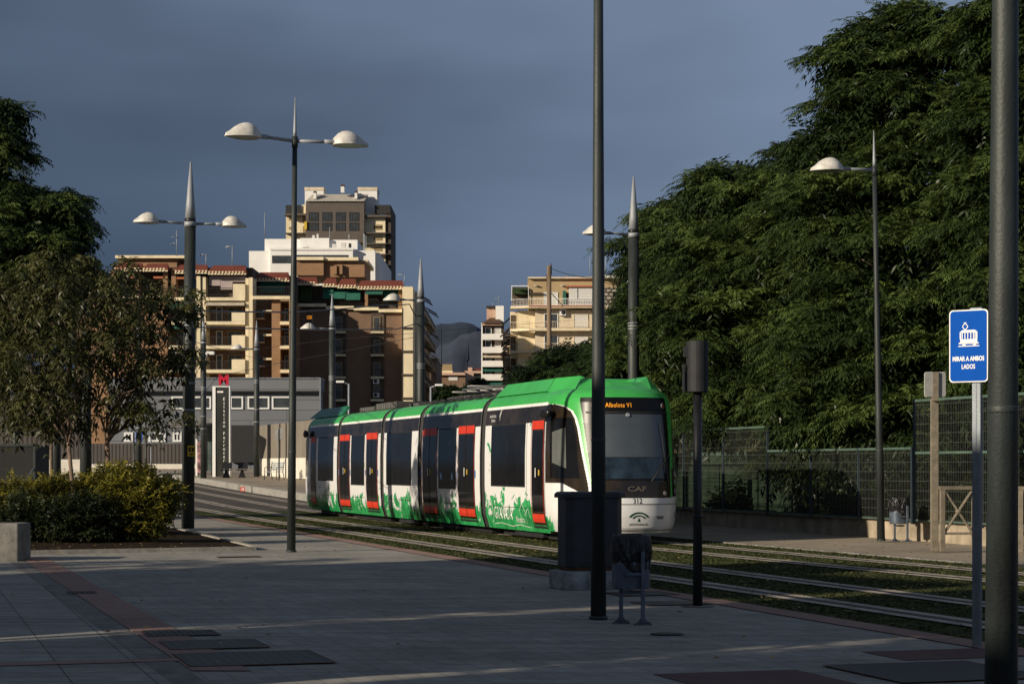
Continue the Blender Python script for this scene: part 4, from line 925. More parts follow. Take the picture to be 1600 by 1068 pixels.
# long fence of corrugated sheet on a white base, left of the shelter
r = empty('sheet_fence', ((60-800)*150/F, 150, 1.2), 'long dark corrugated sheet fence on a white base left of the shelter', 'fence')
W_ = (330-40)*150/F; mb = MB(); mb.box((-1,0,0),(W_,.3,.62)); mb.build('base', 'whitebase', r); mb = MB(); mb.box((-1,.04,.62),(W_,.26,2.15)); mb.build('sheet', 'corr', r)
r = empty('sheet_fence', ((0-800)*120/F, 120, .8), 'pale panelled fence seen between the trunks at the left edge', 'fence')
W_ = (126)*120/F; mb = MB(); mb.box((-3,0,0),(W_,.3,1.25)); mb.build('base', 'whitebase', r); mb = MB(); mb.box((-3,.04,1.25),(W_,.26,5.2)); mb.build('sheet', 'corr', r)
# grey station building
Z0 = 165; s = S(Z0)
r = empty('station_building', ((335-800)/s, Z0, 1.2), 'long two storey grey clad station building behind the platform', 'building')
def sx(px): return (px-335)/s
def sz(py): return HC-(py-HY)/s-1.2
mb = MB(); mb.box((sx(172),0,0),(sx(499),3,sz(592))); mb.build('wall', 'claddk', r)
mb = MB(); mb.box((sx(170),-.5,sz(611)),(sx(501),3.2,sz(591))); mb.build('upper_band', 'claddk', r)
mb = MB(); mb.box((sx(170),-.6,sz(592)),(sx(502),3.3,sz(590))); mb.box((sx(170),-.55,sz(612.5)),(sx(501.5),0,sz(610.5)),1); mb.box((sx(500),-.6,sz(592)),(sx(502.5),-.4,sz(720)),0); mb.build('trim', ['galv','blackmat'], r)
def window_unit(par, x0, z0, x1, z1, y, fr=.12, mull=1, m='glassb', fm='white', name='window', sill=False):
    mb = MB(); mb.box((x0,y-.10,z0),(x1,y-.02,z0+fr)); mb.box((x0,y-.10,z1-fr),(x1,y-.02,z1)); mb.box((x0,y-.10,z0+fr),(x0+fr,y-.02,z1-fr)); mb.box((x1-fr,y-.10,z0+fr),(x1,y-.02,z1-fr))
    for k in range(1, mull+1): xx = lerp(x0,x1,k/(mull+1)); mb.box((xx-fr/3,y-.08,z0+fr),(xx+fr/3,y-.02,z1-fr))
    if sill: mb.box((x0-.1,y-.2,z0-.1),(x1+.1,y-.11,z0-.005))
    o = mb.build(name, fm, par); g_ = MB(); g_.box((x0+fr,y-.05,z0+fr),(x1-fr,y-.03,z1-fr)); g_.build('pane', m, o)
for a, b_ in ((360,380),(387,421),(425,460),(268,290),(300,330)): window_unit(r, sx(a), sz(639), sx(b_), sz(619), 0, .13, 0)
for a, b_ in ((194,208),(232,259),(270,284)): window_unit(r, sx(a), sz(690), sx(b_), sz(675), 0, .16, 1)
mb = MB(); mb.box((sx(362),-.4,sz(722)),(sx(408),-.1,sz(664))); mb.build('dark_entrance', 'blackmat', r)
# totem
Zt = 116; p = P(348, 739.5, Zt); s = S(Zt); tz = 1.03
M['totem'] = mat('totem_brushed_dark', (.075,.078,.072), .32, .5, .3, 1.2, streak=3)
r = empty('station_totem', (p.x, Zt, tz), 'tall grey station totem with vertical lettering and a red M on top', 'totem')
H_ = (739.5-600)/s; hw_ = 10.5/s
mb = MB(); mb.box((-hw_,-.15,0),(hw_,.25,H_)); mb.build('panel', 'totem', r)
mb = MB(); mb.box((-hw_-.18,-.2,0),(-hw_-.002,.3,H_+.06)); mb.box((hw_+.002,-.2,.0),(hw_+.06,.3,H_+.06)); mb.box((-hw_,-.2,H_+.002),(hw_,.3,H_+.06)); mb.build('pale_frame', 'signtxt', r)
mb = MB(); 
for i, ch in enumerate('Estación Ferrocarril'):
    if ch != ' ': text_on(mb, ch, (.10, -.16, H_-.70-i*.222), (1,0,0), (0,0,1), .27, 1.0, .0)
mb.box((-.3,-.165,H_-.32),(.05,-.155,H_-.22)); mb.build('lettering', 'signtxt', r)
M['redm'] = mat('red_letter', (.55,.01,.04), .4)
mb = MB(); text_on(mb, 'M', (.05, 0, H_+.42), (1,0,0), (0,0,1), .75, 1.05, .035); n0 = len(mb.v); mb.box((-.2,-.02,H_+.06),(-.14,.02,H_+.18)); mb.box((.22,-.02,H_+.06),(.28,.02,H_+.18)); o = mb.build('metro_letter', 'redm', r); md = o.modifiers.new('solid', 'SOLIDIFY'); md.thickness = .08
# shelter
Zs = 118; s = S(Zs); px0 = 300; r = empty('tram_shelter', ((px0-800)/s, Zs, ph(Zs)), 'glass tram shelter with a dark canopy left of the totem', 'shelter')
def hx(px): return (px-px0)/s
def hz(py): return HC-(py-HY)/s-ph(Zs)
mb = MB(); mb.prism([(hx(264),-1.2,hz(663)),(hx(280),-1.4,hz(656)),(hx(338),-1.4,hz(653)),(hx(338),-1.4,hz(661)),(hx(285),-1.4,hz(669)),(hx(268),-1.2,hz(669))][::-1], (0,3,0)); mb.build('canopy', 'gray', r)
M['shglass'] = mat('shelter_glass', (.10,.13,.13), .1, 0, .3, 1.5, spec=.7)
for i, px in enumerate((307, 318, 330)): mb = MB(); mb.box((hx(px),-.1,0),(hx(px)+.10,.1,hz(662))); mb.build('post', 'pole', r)
mb = MB(); mb.box((hx(320),.0,.3),(hx(330),.05,hz(664))); mb.box((hx(331.5),.0,.3),(hx(336),.05,hz(664))); mb.build('glass_pane', 'shglass', r)
M['poster'] = mat('faded_poster', (.42,.22,.24), .5, 0, .9, 2.5); 
mb = MB(); mb.box((hx(309),-.2,.2),(hx(317),-.1,hz(690))); mb.build('poster', 'poster', r)
mb = MB(); mb.box((hx(306),-.12,.0),(hx(309),.1,hz(672))); mb.build('ticket_machine', 'white', r)
# bench by the totem
p = P(369, 743, 113); s = S(113); r = empty('platform_bench', (p.x, 113, ph(113)), 'dark double seat beside the station totem', 'bench')
for x in (-.55, .35):
    mb = MB(); mb.box((x-.3,-.25,.40),(x+.3,.25,.46)); mb.build('seat', 'black', r); mb = MB(); mb.prism([(x-.28,.22,.5),(x+.28,.22,.5),(x+.28,.30,.86),(x-.28,.30,.86)], (0,.03,0)); mb.build('backrest', 'black', r)
    mb = MB(); mb.prism([(x-.22,-.1,0),(x+.22,-.1,0),(x+.06,-.1,.4),(x-.06,-.1,.4)], (0,.2,0)); mb.build('leg', 'black', r)
# metal chair
p = P(428, 748.6, 108); r = empty('metal_chair', (p.x, 108, ph(108)), 'slim metal armchair alone on the platform', 'chair', rz=math.radians(-25)); 
mb = MB(); 
for k in range(5): mb.box((-.36,-.3+.13*k,.42),(.36,-.22+.13*k,.45))
mb.build('seat', 'galv', r); mb = MB()
for k in range(4): mb.box((-.36,.33+.03*k,.52+.11*k),(.36,.36+.03*k,.60+.11*k))
mb.build('backrest', 'galv', r)
for sx_ in (-.38,.38):
    mb = MB(); mb.tube([(sx_,-.35,0),(sx_,-.32,.66),(sx_,.30,.68)], .022, 6); mb.build('arm', 'pole', r); mb = MB(); mb.tube([(sx_,.45,0),(sx_,.30,.45),(sx_,.44,.98)], .022, 6); mb.build('leg', 'pole', r)
# information post
p = P(436, 748, 107); r = empty('information_post', (p.x, 107, ph(107)), 'thin post with two small notice plates behind the metal chair', 'sign')
mb = MB(); mb.tube([(0,0,0),(0,0,2.75)], .035, 8); mb.build('post', 'pole', r); mb = MB(); mb.box((-.20,-.05,2.15),(-.04,-.02,2.75)); mb.box((.05,-.05,2.2),(.22,-.02,2.8)); mb.build('notice_plate', 'signback', r)
# small red and white marker and a short post at the platform kerb
p = P(382, 764, 98); mb = MB(); mb.box((-.12,-.05,0),(.12,0,.22)); mb.box((-.05,-.06,.03),(-.02,-.05,.19),1); mb.box((.03,-.06,.03),(.06,-.05,.19),1); mb.box((-.02,-.06,.09),(.03,-.05,.13),1); o = mb.build('platform_marker', ['red','white']); o.location = (p.x, 98-.6, p.z-.10); tag(o, 'small red and white marker plate on the platform edge', 'marker')
p = P(393.5, 764, 98); mb = MB(); mb.tube([(0,0,0),(0,0,.3)], .03, 8); o = mb.build('short_post', 'black'); o.location = (p.x, 98-.5, p.z-.1); tag(o, 'short black stub post beside the red and white marker', 'post')
# blue stop sign, thin posts, diamond sign
Zq = 100; s = S(Zq); zb = g(Zq)
r = empty('stop_sign', ((217.5-800)/s, Zq, zb), 'small blue stop sign with a white vehicle panel on a thin post', 'sign')
mb = MB(); mb.tube([(0,0,0),(0,0,(729-672)/s+1.6-zb)], .04, 8); mb.build('post', 'pole', r)
zz = HC-(682-HY)/s-zb; mb = MB(); mb.prism([(x,-.08,zz+z) for x, z in rrect(.40,.62,.05)], (0,.03,0)); mb.build('sign_border', 'white', r)
mb = MB(); mb.prism([(x,-.09,zz+z) for x, z in rrect(.36,.58,.04)], (0,.006,0)); mb.build('sign_face', 'signblue', r)
mb = MB(); mb.box((-.12,-.10,zz-.02),(.12,-.092,zz+.20)); mb.box((-.14,-.10,zz-.20),(.14,-.092,zz-.14)); mb.box((-.07,-.106,zz+.03),(.07,-.101,zz+.15),1); mb.build('sign_symbol', ['white','blackmat'], r)
r = empty('diamond_sign', ((236-800)/s, Zq, zb), 'small grey diamond sign turned away on a thin post', 'sign'); zz = HC-(677-HY)/s-zb
mb = MB(); mb.tube([(0,0,0),(0,0,zz)], .03, 8); mb.build('post', 'galv', r); mb = MB(); mb.prism([(-.20,-.05,zz),(0,-.05,zz-.2),(.20,-.05,zz),(0,-.05,zz+.2)], (0,.02,0)); mb.build('sign_plate', 'galv', r)
for px, t, l in ((228, 666, 'thin dark post between the blue stop sign and the diamond sign'), (210, 690, 'thin dark post just left of the blue stop sign')):
    mb = MB(); mb.tube([(0,0,0),(0,0,HC-(t-HY)/S(96)-g(96))], .05, 8); o = mb.build('thin_post', 'pole'); o.location = ((px-800)/S(96), 96, g(96)); tag(o, l, 'post')
# small street lights beyond the tram
for px, Zl, top, l, dr in ((545, 135, 599, 'small pale street light behind the tram, over its rear half', -1), (673, 140, 604, 'small pale street light near the thick middle tram pole', 1)):
    s = S(Zl); r = empty('small_street_light', ((px-800)/s, Zl, g(Zl)), l, 'street lamp'); zt = HC-(top-HY)/s-g(Zl)
    mb = MB(); mb.tube([(0,0,0),(0,0,zt)], .07, 8); mb.build('post', 'polemetal', r); mb = MB(); mb.tube([(0,0,zt-.05),(dr*.45,0,zt+.12)], .05, 6); mb.build('arm', 'polemetal', r)
    mb = MB(); mb.box((min(dr*.3,dr*.85),-.12,zt+.05),(max(dr*.3,dr*.85),.12,zt+.2)); mb.build('lamp_head', 'white', r, bevel=.03)
# ================= wires
def wire(pts, r_, label, name='overhead_wire', sag=0, m='blackmat', grp='thin overhead wires'):
    pts = [Vector(p) for p in pts]; out = []
    for a, b_ in zip(pts, pts[1:]):
        for k in range(8):
            f_ = k/8; out.append(a.lerp(b_, f_)-Vector((0,0,sag*4*f_*(1-f_))))
    out.append(pts[-1]); c = out[0]; mb = MB(); mb.tube([p-c for p in out], r_, 5); o = mb.build(name, m); o.location = c; return tag(o, label, 'wire', grp)
wire([P(150,481,50), P(297,484,51.8), P(420,487,60), P(480,486,64), P(597,476,72), P(640,475,75), P(650,494,76)], .022, 'thick black cable sweeping up to the middle tram pole, upper of two', sag=.02, m='black', grp=None)
wire([P(297,511,51.8), P(400,513,58), P(500,515,65), P(620,514,73), P(652,505,76)], .020, 'thick black cable running into the middle tram pole, lower of two', m='black', grp=None)
wire([P(297,640,52), P(340,588,75), P(440,566,95), P(519,552,91), P(655,525,76)], .010, 'thin contact wire climbing from the totem to the middle tram pole')
wire([P(297,560,52), P(400,545,95), P(519,530,91), P(655,520,76)], .008, 'thin span wire crossing the brick block below the two black cables')
wire([P(655,520,76), P(740,512,90), P(900,500,120)], .008, 'thin wire leading from the middle tram pole toward the far street')
wire([P(160,540,60), P(297,532,52), P(401,560,112)], .009, 'thin wire crossing the balconies beside the first tram pole')
# hanging number display
p = P(483, 496, 66); r = empty('number_display', p, 'small black hanging display with glowing orange 150', 'display')
mb = MB(); mb.box((-.11,0,-.16),(.11,.08,.16)); mb.build('casing', 'black', r, bevel=.008)
mb = MB(); text_on(mb, '150', (0,-.006,.0), (1,0,0), (0,0,1), .17, .72, .004); mb.build('digits', 'orange', r)
mb = MB(); mb.tube([(0,.04,-.16),(-.02,.04,-.7),(-.07,.04,-1.1)], .012, 5); mb.tube([(0,.04,.16),(0,.04,.30)], .012, 5); mb.build('rod', 'black', r)
# wooden pole behind the tram
Zw = 88; s = S(Zw); zb = g(Zw); r = empty('wooden_pole', ((858-800)/s, Zw, zb), 'tall weathered wooden pole rising behind the tram roof', 'utility pole')
hh = HC-(415-HY)/s-zb; mb = MB(); mb.tube([(0,0,0),(0,0,hh*.5),(0,0,hh)], [.14,.115,.095], 14); mb.build('pole', 'wood', r)
mb = MB(); mb.tube([(.1,-.02,hh-.4),(.1,-.02,hh+.1)], .02, 6); mb.tube([(-.1,-.02,hh-.4),(-.06,-.02,hh-1.6)], .03, 6); mb.build('fitting', 'rust', r)
wire([P(859,418,88), P(925,434,80), P(1010,452,74)], .014, 'dark cable from the top of the wooden pole to the trees', sag=.1, grp=None)
wire([P(859,455,88), P(875,473,95), P(880,478,98)], .02, 'short loose cable hanging from the wooden pole', grp=None)
# ================= buildings: measured as elevations at their own distance
M['brick'] = brick_mat('brown_brick', (.35,.20,.105), (.30,.17,.09), (.22,.15,.10), .5, .14, .02, var=.14, bump=.2)
M['brickdk'] = brick_mat('dark_or_shaded_brown_brick', (.25,.155,.10), (.215,.135,.09), (.14,.10,.075), .5, .14, .02, var=.12, bump=.2)  # darker copy of the brown brick puts shade into set-back walls
M['bricky'] = brick_mat('pale_yellow_brick', (.47,.35,.20), (.42,.31,.175), (.34,.26,.16), .5, .14, .02, var=.10, bump=.2)
M['cream'] = mat('cream_render', (.78,.67,.46), .85, 0, .12, .8, streak=4)
M['beige'] = mat('beige_render', (.66,.56,.41), .85, 0, .12, .8, streak=4)
M['pinkr'] = mat('pink_render', (.55,.36,.27), .85, 0, .14, .8, streak=4)
M['whiter'] = mat('white_render', (.80,.79,.77), .8, 0, .05, .5)
M['recess'] = mat('shaded_recess', (.085,.063,.048), .9, 0, .3, 1.5)  # dark tone carries the shade of recesses and set-back storeys
M['railing'] = mat('dark_railing', (.03,.028,.026), .6, .2, .2)
M['awng'] = mat('green_awning', (.015,.12,.085), .8, 0, .12, 1.5)
M['awnw'] = mat('cream_awning', (.50,.44,.34), .8, 0, .1, 1.5)
M['awno'] = mat('terracotta_awning', (.42,.13,.06), .8, 0, .1)
M['tower'] = mat('tower_brown_cladding', (.105,.085,.072), .7, 0, .1, .6)
M['zinc'] = brick_mat('standing_seam_roof', (.45,.42,.37), (.42,.39,.345), (.22,.20,.18), .9, 40, .10, wall=True, offset=0, var=.08)
M['shut'] = mat('roller_shutter', (.62,.61,.58), .6, 0, .06)
M['shutt'] = mat('tan_shutter', (.30,.22,.12), .7, 0, .1)
M['plantg'] = mat('balcony_greenery', (.03,.055,.015), .9, 0, .6, 5, .9, 8)
def tile_mat():
    m, nt, b = new_mat('red_roof_tiles'); N = nt.nodes.new; L = nt.links.new
    tc = N('ShaderNodeTexCoord'); wv = N('ShaderNodeTexWave'); wv.inputs['Scale'].default_value = 2.6; wv.bands_direction = 'X'; L(tc.outputs['Object'], wv.inputs['Vector'])
    r = N('ShaderNodeValToRGB'); L(wv.outputs[0], r.inputs[0]); e = r.color_ramp.elements; e[0].color = (.22,.05,.028,1); e[1].color = (.36,.085,.045,1)
    n = N('ShaderNodeTexNoise'); n.inputs['Scale'].default_value = 2; L(tc.outputs['Object'], n.inputs['Vector']); mx = N('ShaderNodeMix'); mx.data_type = 'RGBA'; mx.inputs[0].default_value = .3; L(r.outputs[0], mx.inputs[6]); L(n.outputs[1], mx.inputs[7]); mx.blend_type = 'MULTIPLY'
    L(mx.outputs[2], b.inputs['Base Color']); b.inputs['Roughness'].default_value = .85; bp = N('ShaderNodeBump'); bp.inputs['Distance'].default_value = .1; L(wv.outputs[0], bp.inputs['Height']); L(bp.outputs[0], b.inputs['Normal']); return m
M['tiles'] = tile_mat()
class B:
    """a building whose measurements are taken from its elevation: x, y in elevation units (photo pixels at distance Z)"""
    def __init__(s, name, Z, cx, label, cat='building', group=None):
        s.Z = Z; s.s = S(Z); s.cx = cx; s.z0 = g(Z); s.r = empty(name, ((cx-800)/s.s, Z, s.z0), label, cat, group)
    def X(s, px): return (px-s.cx)/s.s
    def H(s, py): return HC-(py-HY)/s.s-s.z0
    def box(s, mb, x0, y0, x1, y1, d0, d1, mi=0): mb.box((s.X(x0), d0, s.H(y1)), (s.X(x1), d1, s.H(y0)), mi); return mb
    def part(s, name, rects, m, par=None, bevel=0):
        for q in rects: mb = MB(); s.box(mb, *q); o = mb.build(name, m, par or s.r, bevel=bevel)
        return o
    def railing(s, x0, y0, x1, y1, d, m='railing', name='railing', step=.22, th=.035, side=None):
        mb = MB(); X0, X1, z0, z1 = s.X(x0), s.X(x1), s.H(y1), s.H(y0)
        mb.box((X0,d,z1-.06),(X1,d+.05,z1)); mb.box((X0,d,z0),(X1,d+.05,z0+.06)); x = X0
        while x < X1: mb.box((x,d+.01,z0+.06),(x+th,d+.04,z1-.06)); x += step
        return mb.build(name, m, s.r)
    def win(s, x0, y0, x1, y1, d, mull=1, m='glassb', fm='white', fr=.10, name='window'): window_unit(s.r, s.X(x0), s.H(y1), s.X(x1), s.H(y0), d, fr, mull, m, fm, name)
    def awning(s, x0, y0, x1, y1, d, out, m='awng', val=.25):
        mb = MB(); X0, X1, za, zb = s.X(x0), s.X(x1), s.H(y0), s.H(y1)
        mb.add([(X0,d,za),(X1,d,za),(X1,d-out,zb+val),(X0,d-out,zb+val),(X1,d-out,zb),(X0,d-out,zb)], [(0,3,2,1),(3,5,4,2),(0,5,3),(1,2,4)]); mb.build('awning', m, s.r)
    def roof(s, x0, x1, ye, yr, de, dr):
        mb = MB(); X0, X1, ze, zr = s.X(x0), s.X(x1), s.H(ye), s.H(yr)
        mb.add([(X0,de,ze),(X1,de,ze),(X1-.35,de+2.2,zr+.28),(X0+.35,de+2.2,zr+.28),(X0,de,ze-.25),(X1,de,ze-.25),(X1,de+2.2,ze-.25),(X0,de+2.2,ze-.25)], [(0,1,2,3),(4,5,1,0),(1,6,2),(0,3,7),(5,6,1),(4,0,7)])
        o = mb.build('tiled_roof', 'tiles', s.r); e = MB(); x = X0
        while x < X1-.2: e.prism([(x,de-.03,ze-.03),(x+.30,de-.03,ze-.03),(x+.15,de-.03,ze-.40)][::-1], (0,.06,0)); x += .42
        e.box((X0,de+.05,ze-.45),(X1,de+.12,ze-.25)); e.build('eave_edge', 'cream', o); return o
# ---- brown brick block of flats
bb = B('brick_apartment_block', 250, 400, 'wide brown brick apartment block with cream balconies, red tiled eaves and green awnings')
fl = [466, 503.5, 541, 578.5, 616, 653.5, 691]
bb.part('wall', [(120,464,455,749,3.2,16),(455,474,626,749,8.5,26)], 'brickdk')
bb.part('wall', [(120,464,262,749,.0,3.1)], 'brick')
bb.part('pier', [(424.5,464,438,749,.0,3.1)], 'brick'); bb.part('added_shade_fin', [(455.2,470,458,749,-2.6,8.45)], 'brick')  # the thin fin is added to throw shade across the right wing
bb.part('pier', [(308,432,314,749,-.5,3.1),(315.5,432,322,749,-.3,3.1)], 'cream'); bb.part('pier', [(384,434,389,749,-.3,3.1),(390,434,395.5,749,-.5,3.1)], 'cream')
bb.part('end_pier', [(624,(440),641,749,6.8,12)], 'cream')
bb.part('wall_joint', [(623,y+1.5,642,y+4.5,6.6,6.79) for y in fl[1:]]+[(623.5,474,624,749,6.7,6.9)], 'recess')
# balcony bays
for i, y in enumerate(fl):
    top = i == 0
    bb.part('balcony_slab', [(262,y-1,307.8,y+4,-.6,3.1)], 'cream'); bb.part('balcony_slab', [(322.2,y-1,383.8,y+4,-.6,3.1)], 'cream'); bb.part('balcony_slab', [(438.2,y-1,456,y+4,-.6,3.1)], 'cream')
    if not top:
        bb.railing(263,y-15,307,y-1,-.55); bb.railing(324,y-15,363,y-1,-.55); bb.railing(438.5,y-15,455.5,y-1,-.55)
        bb.part('parapet', [(363,y-17,383.8,y-1.2,-.6,.0)], 'cream')
        bb.part('window_ledge', [(396,y-9,410,y-7,2.3,3.18)], 'cream'); bb.part('ledge', [(410.2,y-20,424.2,y-17,.6,3.18)], 'cream')
        bb.win(399,y-24,409,y-9.5,3.15,0,fm='shutt'); bb.win(332,y-27,342,y-1.5,3.15,0); bb.win(350,y-27,374,y-1.5,3.15,1,fm='shutt'); bb.win(270,y-27,300,y-1.5,3.15,1); bb.win(440,y-25,453,y-1.5,3.15,0)
        if i in (1, 4): bb.win(182+i*3,y-24,198+i*3,y-8,-.02,0,m='shut')
# top storey behind a railing
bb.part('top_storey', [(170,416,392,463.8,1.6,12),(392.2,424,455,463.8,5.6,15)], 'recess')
bb.part('top_pier', [(212,424,218,463,-.1,1.5),(255,424,262,463,-.1,1.5),(268,420,275,463,-.1,1.5),(172,424,180,463,-.1,1.5)], 'brick')
bb.railing(165,448,308,462,-.5); bb.railing(396,448,455,462,-.5); bb.railing(325,450,365,462,-.5)
bb.part('parapet', [(365,444,384,465,-.6,-.1)], 'cream'); bb.part('parapet_band', [(165,462.5,261.5,466,-.8,-.05)], 'cream'); bb.part('parapet_band', [(396,463,454,468,-.8,-.05)], 'cream')
M['lilac'] = mat('lilac_awning', (.40,.33,.33), .8, 0, .08, 1)
bb.part('canvas_screen', [(326,431,344,446,.2,.3),(344.5,431,384,440,.2,.3),(344.5,440,363,452,.2,.3)], 'lilac')
bb.awning(200,430,212,435,1.5,1.6,'awno'); bb.awning(240,430,258,435,1.5,1.6,'awno'); bb.awning(276,430,308,436,1.5,1.6,'awno')
bb.awning(262,466,308,482,1.2,2.0,'awng'); bb.awning(323,467,383,478,1.2,2.0,'awnw',.3); bb.awning(398,430,438,452,5.5,.9,'awng'); bb.awning(263,546,306,556,1.2,1.8,'lilac')
bb.awning(262,505,300,514,1.2,1.8,'awng')
for a, b_, ye, yr in ((180,224,419,413),(225,264,419.5,413.5),(275,326,423,415.5),(327,386,424.5,416.5),): bb.roof(a, b_, ye, yr, -1.0, 3.5)
bb.roof(392, 446, 429, 421, 4.2, 8)
# right wing, set back
bb.part('parapet_band', [(455,466,500,471,7.8,8.6),(500,470,545,475,7.9,8.7),(545,472,585,477,7.8,8.6),(585,475,623,480,7.8,8.5)], 'cream')
bb.part('top_storey', [(455,434,622,474,10.5,24)], 'recess')
bb.part('top_pier', [(562,438,567,472,8.6,10.4),(616,440,622,474,8.6,10.4)], 'brick')
bb.railing(496,456,560,470,8.55); bb.railing(568,458,616,474,8.55)
bb.part('balcony_greenery', [(457,432,476,462,8.8,10.3)], 'plantg')
for (a, b_, y0, y1, o_) in ((495,531,440,458,1.0),(532,555,441,460,1.0),(564,592,443,452,2.4),(593,616,443,462,1.0)): bb.awning(a, y0, b_, y1, 8.95, o_*.7+.1, 'awng')
for a, b_, ye, yr in ((448,487,431,424.5),(495,518,434,426),(519,550,436,427.5),(551,626,438,430)): bb.roof(a, b_, ye, yr, 7.6, 13)
for x0, x1 in ((509.5,532),(572.5,593.5)):
    bb.part('recess', [(x0,478,x1,749,8.3,8.48)], 'recess')
    for i, y in enumerate((511,548,584,620.5,657)):
        bb.part('balcony_slab', [(x0,y-.5,x1,y+3,7.6,8.28)], 'cream'); bb.railing(x0,y-13,x1,y-1,7.65,step=.3); bb.win(x0+4,y-24,x1-6,y-1,8.28,0,fm='shutt',fr=.08)
    mb = MB()
for (x, y) in ((576,591),(576,613)):
    mb = MB(); bb.box(mb, x, y-3.5, x+10, y+4, 7.9, 8.27, 0); o = mb.build('air_conditioner', 'white', bb.r); mb = MB(); c = (bb.X(x+4), 7.88, bb.H(y)); mb.tube([c, (c[0],7.9-.0,c[2])], .22, 12); mb.tube([(c[0],7.85,c[2]),(c[0],7.895,c[2])], .22, 14); mb.build('fan', 'blackmat', o)
bb.part('pale_wall', [(586,653-15,593,653,8.0,8.27),(512,640,531,656,8.0,8.27)], 'whiter')
# receding side wall with balconies and awnings seen edge-on
Xs = bb.X(640)+.55
mb = MB(); mb.box((Xs-4,12.2,0),(Xs-.2,52,bb.H(442))); mb.build('side_wall', 'beige', bb.r)
mb = MB(); mb.box((Xs-3.2,13,bb.H(442)),(Xs-.9,40,bb.H(433))); mb.build('stair_head', 'beige', bb.r)
for k, d in enumerate(np.arange(14, 50, 5.6)):
    for i in range(8):
        z = bb.H(440)-3.0*(i+1)+.1
        mb = MB(); mb.box((Xs-.19,d,z),(Xs+.75,d+4.6,z+.2)); mb.box((Xs+.68,d,z+.2),(Xs+.75,d+4.6,z+1.0),1); mb.build('balcony', ['beige','railing'], bb.r)
        if (i*3+k*5) % 4 < 2:
            mb = MB(); mb.add([(Xs-.1,d+.2,z+2.7),(Xs-.1,d+4.4,z+2.7),(Xs+1.45,d+4.4,z+1.75),(Xs+1.45,d+.2,z+1.75)], [(0,1,2,3)]); mb.build('awning', 'railing' if (i+k) % 3 else 'awng', bb.r)
# penthouse blocks, chimneys
bb.part('penthouse', [(176,399,268,418,4,12),(268.2,401,283,420,6,12)], 'brick'); bb.part('penthouse_cornice', [(172,394.5,283,399,3.2,12.6)], 'cream')
bb.part('chimney', [(337,412.5,342,420,5,6)], 'brick')
pb = B('brick_penthouse_block', 268, 520, 'small brick rooftop block with a cream canopy behind the red tiled eaves'); pb.r.location.z = 0; pb.z0 = 0
pb.part('wall', [(463,407,505.5,430,0,12),(505.7,407,569,432,.6,12)], 'brick'); pb.part('cornice', [(461,402,506,406.8,-.6,12.5),(506.2,402,560,407,-.2,12.5),(560.2,404,574,409,1.0,12.5)], 'cream'); pb.part('chimney', [(521.5,414,526,428,.0,.55),(530.5,413,535,428,.0,.55)], 'brick')
# aerials
def aerial(px, Z, y0, y1, label, kind=0, g0='thin rooftop aerials'):
    s = S(Z); p = P(px, y1, Z); r = empty('aerial', p, label, 'aerial', g0); h = (y1-y0)/s; mb = MB(); mb.tube([(0,0,0),(0,0,h)], .055, 5); mb.build('mast', 'polemetal', r)
    if kind:
        mb = MB()
        if kind == 1: mb.tube([(-.7,0,h*.75),(.3,0,h*.72)], .04, 4); [mb.tube([(-.6+.25*q,-.3,h*.745),(-.6+.25*q,.3,h*.745)], .03, 4) for q in range(4)]; mb.tube([(-.5,0,h*.5),(0,0,h*.5)], .05, 4); mb.lathe([(.0,0),(.35,.05),(.0,.1)], (-.55,0,h*.45), 10)
        else: mb.tube([(-.8,0,h*.95),(.1,0,h*.95)], .05, 4); mb.tube([(-.8,0,h*.95),(-.6,0,h*.8)], .05, 4); mb.box((-.9,-.1,h*.9),(-.4,.1,h*.94))
        mb.build('antenna', 'polemetal', r)
aerial(276, 250, 360, 400, 'lattice aerial with a dish on the left end of the brick block', 1); aerial(363, 250, 383, 418, 'aerial with a side arm above the brick block, left of the white building', 2); aerial(322, 252, 396, 418, 'short thin aerial on the brick block beside the first tram pole', 2)
aerial(413.5, 300, 332, 372, 'tall thin aerial above the white building', 0); aerial(632, 262, 428, 445, 'bent aerial at the right end of the brick block roof', 2); aerial(690, 300, 505, 575, 'tall slender mast in front of the hills', 0, None)
# ---- white building
wb_ = B('white_office_building', 330, 480, 'bright white flat roofed building between the brick block and the tower')
wb_.part('wall', [(389,392,423,749,0,30),(423.2,390,552,749,-.8,30),(552.2,391,586,749,.4,34)], 'whiter'); wb_.part('upper_storey', [(410,370,466,389.8,3,24),(466.2,369,512,389.8,2.6,24),(512.2,371,556,389.8,3.4,24)], 'whiter')
wb_.part('parapet', [(422.8,388,553,391.5,-1.0,.0),(586.2,393,592,749,1.5,34)], 'whiter'); 
wb_.part('ribbon_window', [(426,400,455,412,-.86,-.81),(456,399,545,404,-.86,-.81)], 'glassb'); wb_.part('roof_unit', [(518,380,524,388,1,2),(532,378,539,388,1,2),(484,363,488,369,4,6),(491,361,494,369,4,5)], 'shut'); wb_.part('roof_unit', [(544,379,548,386,1,1.5)], 'blackmat'); wb_.part('roof_planting', [(424,386,435,389.9,1,2),(472,385,482,389.9,1,2)], 'plantg')
wb_.part('roof_mast', [(511,350,511.8,369,4,4.1),(541,362,543,369,4,4.3),(566,363,568.5,392,2,2.3),(570,366,571,392,2,2.2)], 'polemetal')
